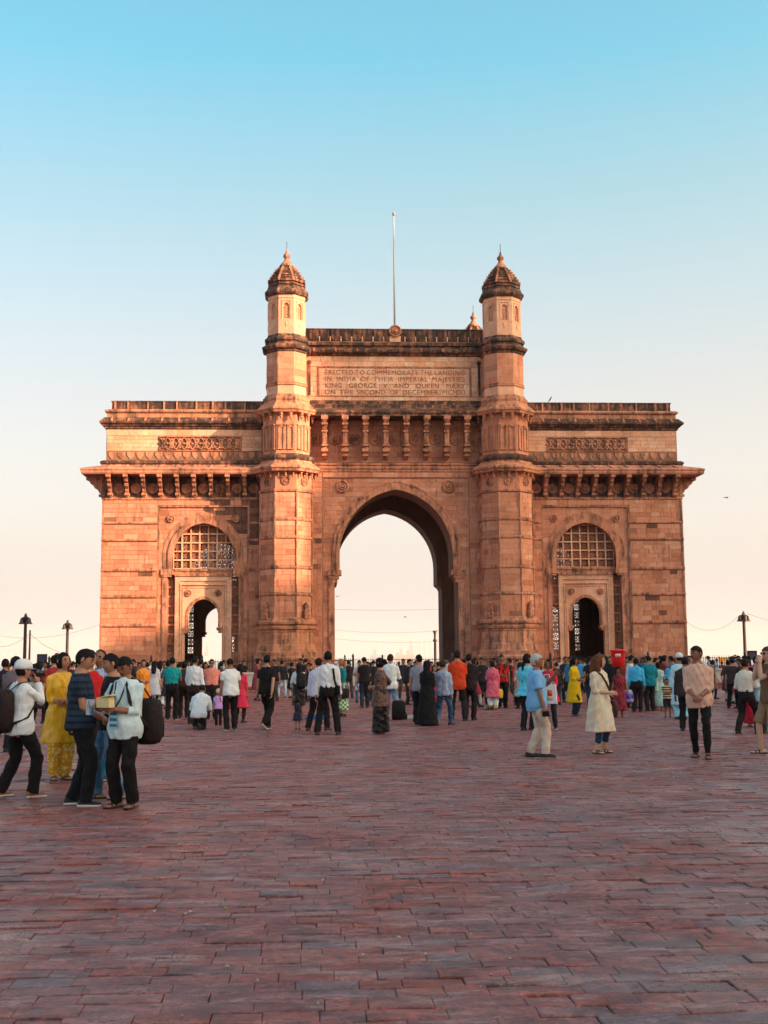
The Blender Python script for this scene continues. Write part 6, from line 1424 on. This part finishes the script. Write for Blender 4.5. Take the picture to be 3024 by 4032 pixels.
# ================================================================== things left on the ground
def ground_thing(name, label, cat, mb, mat, smooth=True):
    o = mb.build(name, mat, None, smooth=smooth); tag(o, label, cat); return o
g = ground_at(1570, 2834); mb = sbox(V((g[0], g[1], .26)), V((1, 0, 0)), V((0, 1, 0)), V((0, 0, 1)), .19, .14, .26, 14, 3); mb.loft([ring(V((g[0] + .14, g[1] - .04, z)), V((1, 0, 0)), V((0, 1, 0)), .1 * q, .1 * q, 10, 3) for z, q in ((.0, .8), (.1, 1), (.2, .6))])
ground_thing("black_holdall", "black bag slumped on the paving below the jeans", "bag", mb, cloth((26, 21, 22), None, None, .7))
g = ground_at(1614, 2830); mb = MB()
for i in range(3): mb.loft([[V((g[0] + x + .05 * i - .06, g[1] + y + .03 * i, z)) for x, y in ((-.13, -.1), (.12, -.12), (.14, .08), (-.1, .1))] for z in (.004 + .02 * i, .02 + .03 * i)])
ground_thing("paper_pile", "crumpled pale blue papers on the paving beside the black bag", "papers", mb, cloth((190, 206, 226), 'fade', (230, 220, 196)), False)
g = ground_at(1242, 2832); mb = MB(); rr = []
for i, (q, z) in enumerate(((1, .004), (.95, .04), (.7, .09), (.4, .15), (.1, .2))): rr.append([V((g[0] + .34 * q * math.cos(a_) * (1 + .2 * math.sin(3 * a_)) + .08 * i, g[1] + .18 * q * math.sin(a_), z)) for a_ in np.linspace(0, 6.28, 15)[:-1]])
mb.loft(rr); ground_thing("blue_cloth", "bright blue cloth heaped on the paving between the legs", "cloth", mb, cloth((0, 92, 168)))
g = ground_at(1872, 2796); mb = MB(); mb.lathe(g[0] + .5, g[1], [(.16, .0), (.2, .05), (.22, .14), (.2, .15), (.02, .13)], 14)
ground_thing("basket", "round pale vendor basket standing by the yellow bag", "basket", mb, cloth((190, 160, 110), 'blotch', (70, 50, 40)))
# ================================================================== street lamps, poles, wires, boards, barricade, ships, birds
BRONZE = plain("lamp_bronze", (.055, .036, .028), .5)
def lamp(px, ytop, y, label, rz):
    p = at_depth(px, ytop, y); H = p[2]; root = empty("street_lamp", (p[0], y, 0), rz); tag(root, label, "street lamp", "seafront lamps")
    s = H / 5.6 * .72
    mb = MB(); mb.lathe(0, 0, [(.26, 0), (.26, .3), (.2, .4), (.16, .6), (.14, 1.0), (.115, H - 1.25 * s), (.13, H - 1.2 * s)], 12); mb.build("post", BRONZE, root, smooth=True)
    mb = MB(); mb.lathe(0, 0, [(.13, H - 1.22 * s), (.2, H - 1.16 * s), (.12, H - 1.05 * s), (.16, H - .85 * s), (.3, H - .72 * s), (.22, H - .62 * s), (.3, H - .5 * s), (.14, H - .4 * s), (.10, H - .2 * s), (.03, H)], 10); mb.build("crown", BRONZE, root)
    for k in range(4):
        a = k * math.pi / 2; d = V((math.cos(a), math.sin(a), 0)); b = d * .52 * s
        mb = MB(); mb.tube([d * .1 + V((0, 0, H - 1.1 * s)), d * .35 * s + V((0, 0, H - 1.12 * s)), b + V((0, 0, H - 1.16 * s))], .04 * s, 6); mb.tube([d * .1 + V((0, 0, H - .66 * s)), d * .36 * s + V((0, 0, H - .6 * s)), b + V((0, 0, H - .52 * s))], [.05 * s, .05 * s, .02 * s], 6); mb.build("arm", BRONZE, root, smooth=True)
        mb = MB(); mb.lathe(b.x, b.y, [(.03, H - .55 * s), (.12 * s, H - .66 * s), (.15 * s, H - .85 * s), (.2 * s, H - 1.05 * s), (.34 * s, H - 1.18 * s), (.33 * s, H - 1.2 * s)], 12); mb.build("bell_shade", BRONZE, root, smooth=True)
    return V((p[0], y, H - .9 * s)), H
L1, _ = lamp(101.7, 2414, 24.0, "nearer and taller bell-crowned street lamp beyond the white cap", .78)
L2, _ = lamp(267, 2440, 36.0, "smaller bell-crowned street lamp just beside the sunlit pier", .78)
L3, _ = lamp(2927, 2406, 22.0, "bell-crowned street lamp standing alone at the right of the gateway", 0.0)
p = at_depth(1712.6, 2482.5, 26.0); mb = MB(); mb.lathe(p[0], 26.0, [(.2, .29), (.2, .7), (.12, .9), (.10, p[2] - .9), (.2, p[2] - .8), (.1, p[2] - .65), (.09, p[2] - .3), (.2, p[2] - .02), (.02, p[2])], 10)
tag(mb.build("lamp_post", BRONZE, smooth=True), "ornamental dark post without lamps seen through the main arch", "post")
p = at_depth(118.5, 2481, 20.0); mb = MB(); mb.tube([(p[0], 20, 0), (p[0], 20, p[2])], [.09, .06], 8); tag(mb.build("thin_pole", plain("rusty_pole", (.14, .07, .05), .7), smooth=True), "thin rusty pole carrying a wire beside the nearer lamp", "pole"); TP = V((p[0], 20, p[2] - .25))
WIRE = plain("wire", (.10, .08, .08), .6)
def wire(a, b, sag, label, r=.013):
    mb = MB(); mb.tube([a.lerp(b, t_) - V((0, 0, sag * 4 * t_ * (1 - t_))) for t_ in np.linspace(0, 1, 17)], r, 5); tag(mb.build("hanging_wire", WIRE, smooth=True), label, "wire")
e1 = V(at_depth(-120, 2490, 20.0)); wire(e1, TP, 1.0, "wire sagging from the left edge to the thin rusty pole")
wire(TP, L2 + V((0, 0, -2.2)), .35, "wire running down from the thin rusty pole to the smaller lamp")
wire(V(at_depth(-100, 2480, 30.0)), V(at_depth(400, 2455, 30.0)), .9, "faint wire sagging behind both left lamps", .010)
wire(V(at_depth(2690, 2440, 22.0)), L3 + V((-.3, 0, .3)), 1.0, "wire sagging between the shaded pier and the right lamp")
wire(L3 + V((.3, 0, .4)), V(at_depth(3200, 2470, 22.0)), .2, "wire leaving the right lamp for the right edge")
for k, (y0, y1, sg) in enumerate(((2398, 2396, .12), (2476, 2474, .35), (2510, 2520, .3))):
    wire(V(at_depth(1280, y0, 30.0)), V(at_depth(1800, y1, 30.0)), sg, ("upper", "middle", "lower")[k] + " faint wire crossing the view through the main arch", .010)
def board(px, y0, y1, w, depth, label, col):
    p, q = at_depth(px, y0, depth), at_depth(px, y1, depth); s = (depth - CAM[1]) / 4786 * w / 2
    root = empty("notice_board", (p[0], depth, 0)); tag(root, label, "board")
    mb = MB(); mb.box(-s, s, -.04, .04, q[2], p[2]); mb.build("panel", plain("board_panel", col, .6), root)
    mb = MB()
    for (x0, x1, z0, z1) in ((-s - .05, s + .05, p[2], p[2] + .06), (-s - .05, s + .05, q[2] - .06, q[2]), (-s - .05, -s, q[2], p[2]), (s, s + .05, q[2], p[2])): mb.box(x0, x1, -.06, .06, z0, z1)
    mb.build("frame", IRON, root)
    for sg in (-1, 1): mb = MB(); mb.box(sg * s * .8 - .04, sg * s * .8 + .04, -.035, .035, 0, q[2] - .06); mb.build("post", IRON, root)
board(166, 2581, 2608, 28, -20.0, "small dark blue notice board above the crowd at the left", (.02, .025, .06))
board(2961, 2568, 2592, 26, -24.0, "small grey notice board above the crowd beside the right lamp", (.07, .06, .075))
# yellow and white barricade
g = ground_at(2858, 2694); root = empty("barricade", (g[0], g[1], 0)); tag(root, "tall yellow and white striped barricade behind the crowd at the right", "barricade")
s = (g[1] - CAM[1]) / 4786 * 21; yl = plain("yellow_paint", srgb(240, 160, 24), .5); wt = plain("white_board", srgb(226, 206, 196), .6)
for k, (z0, z1, m_) in enumerate(((.35, .75, yl), (.78, .98, wt), (1.0, 1.15, yl), (1.18, 1.36, wt), (1.39, 1.62, yl))):
    mb = MB(); mb.box(-s, s, -.03, .03, z0, z1); mb.build("board", m_, root)
for sg in (-1, 1): mb = MB(); mb.box(sg * s - .04, sg * s + .04, .03, .1, 0, 1.68); mb.box(sg * s - .04, sg * s + .04, -.3, .4, 0, .06); mb.build("leg", yl, root)
# ships and cranes in the harbour
SHIPW = plain("ship_white", (.5, .45, .4), .6); SHIPB = plain("ship_blue", (.06, .12, .24), .6); SHIPR = plain("ship_red", (.3, .09, .06), .6); SHIPG = plain("ship_grey", (.12, .14, .18), .6)
def ship(px, y, w, label, hull, kind):
    p = at_depth(px, 2600, y); f = (y - CAM[1]) / 4786; L = w * f; root = empty("ship", (p[0], y, -2.6)); tag(root, label, "ship")
    mb = MB(); b = L * .09
    mb.rects([(-L * .46, L * .42, -b, b, 0), (-L * .5, L * .5, -b, b, 22 * f), (-L * .5, L * .5, -b, b, 24 * f)]); mb.build("hull", hull, root)
    if kind == 'tanker':
        mb = MB(); mb.rects([(L * .0, L * .3, -b * .8, b * .8, 24 * f), (L * .02, L * .28, -b * .8, b * .8, 46 * f), (L * .08, L * .24, -b * .6, b * .6, 46 * f), (L * .1, L * .22, -b * .6, b * .6, 60 * f)]); mb.build("superstructure", SHIPW, root)
        mb = MB(); mb.rects([(-L * .3, -L * .1, -b * .5, b * .5, 24 * f), (-L * .3, -L * .1, -b * .5, b * .5, 46 * f)]); mb.build("deckhouse", SHIPG, root)
        mb = MB(); mb.tube([(L * .16, 0, 60 * f), (L * .16, 0, 82 * f)], 1.2 * f, 6); mb.build("mast", SHIPW, root)
    else:
        for i in range(5):
            x = -L * .42 + L * .17 * i; h_ = (34, 46, 52, 40, 58)[i]
            mb = MB(); mb.rects([(x, x + L * .13, -b * .8, b * .8, 24 * f), (x, x + L * .13, -b * .8, b * .8, h_ * f)]); mb.build("container_stack", (SHIPR, SHIPG, SHIPW, SHIPR, SHIPG)[i], root)
        mb = MB(); mb.tube([(L * .3, 0, 30 * f), (L * .3, 0, 78 * f)], 2.5 * f, 6); mb.build("mast", SHIPG, root)
ship(1488, 8600, 60, "pale tanker with a cream superstructure seen through the main arch", SHIPB, 'tanker')
ship(1594, 9200, 78, "hazy reddish cargo ship with stacked boxes seen through the main arch", SHIPR, 'cargo')
ship(236, 9200, 40, "faint ship on the horizon left of the gateway", SHIPG, 'tanker')
ship(800, 9000, 50, "pale ship glimpsed through the small sunlit doorway", SHIPW, 'cargo')
def mast(px, ytop, y, label, lean=0.0):
    p, q = at_depth(px, ytop, y), at_depth(px, 2600, y); mb = MB(); f = (y - CAM[1]) / 4786
    mb.tube([(q[0], y, -2.6), (p[0] + lean * f, y, p[2])], [3.5 * f, 2.2 * f], 6); mb.box(q[0] - 8 * f, q[0] + 8 * f, y - 4 * f, y + 4 * f, -2.6, 6 * f)
    tag(mb.build("crane_mast", SHIPW, smooth=False), label, "crane")
mast(1548, 2535, 8000, "pale leaning crane mast between the two ships", 5); mast(1659, 2522, 8000, "pale crane mast left of the pair by the dark post"); mast(1679, 2524, 8000, "pale crane mast closest to the dark post")
mast(36, 2566, 8000, "leaning pale crane jib at the far left horizon", -26); mast(66, 2566, 8000, "second leaning pale crane jib at the left horizon", -26); mast(229, 2572, 8000, "short pale mast near the smaller lamp")
# birds
BIRD = plain("bird_dark", (.03, .028, .03), .8)
def bird(px, py, y, s, label, rz=0.0, perch=False):
    p = at_depth(px, py, y); mb = MB()
    mb.tube([(-.5 * s, 0, 0), (-.3 * s, 0, .02 * s), (0, 0, .0), (.3 * s, 0, .04 * s), (.42 * s, 0, .06 * s), (.5 * s, 0, .05 * s)], [.01 * s, .06 * s, .1 * s, .07 * s, .06 * s, .01 * s], 8)
    if not perch:
        for sg in (1, -1): mb.loft([[V((x + .02, sg * yy, z)) * s for x in (.14 * q, -.14 * q)] + [V((x, sg * yy, z - .015)) * s for x in (-.14 * q, .14 * q)] for yy, z, q in ((.05, 0, 1), (.4, .18, .9), (.9, .05, .25))])
    o = mb.build("bird", BIRD, smooth=True); o.location = p; o.rotation_euler = (0, -.9 if perch else .1, rz); tag(o, label, "bird")
bird(2859, 1960, -6.0, .28, "small dark bird flying in the sky right of the gateway", .5)
bird(1327, 2349, 22, .35, "small dark bird gliding inside the upper left of the arch view", 1.2)
bird(1595, 2430, 30, .3, "tiny bird flying in the middle of the arch view", .2)
p = at_depth(2166, 1572, .55); bird(2166, 1573, .55, .45, "small bird perched on the parapet of the shaded wing", .3, True)

# ================================================================== sea haze
HZ = bpy.data.materials.new("haze_air"); HZ.use_nodes = True; ht = HZ.node_tree; ht.nodes.clear()
pv = ht.nodes.new('ShaderNodeVolumePrincipled'); pv.inputs['Density'].default_value = 0.0001; pv.inputs['Color'].default_value = (.95, .90, .86, 1); pv.inputs['Anisotropy'].default_value = 0.0
ho = ht.nodes.new('ShaderNodeOutputMaterial'); ht.links.new(pv.outputs[0], ho.inputs['Volume'])
mb = MB(); mb.box(-9500, 9500, -300, 9800, -4.4, 190); o = mb.build("haze", HZ); tag(o, "thin pale sea haze over the harbour", kind="stuff")
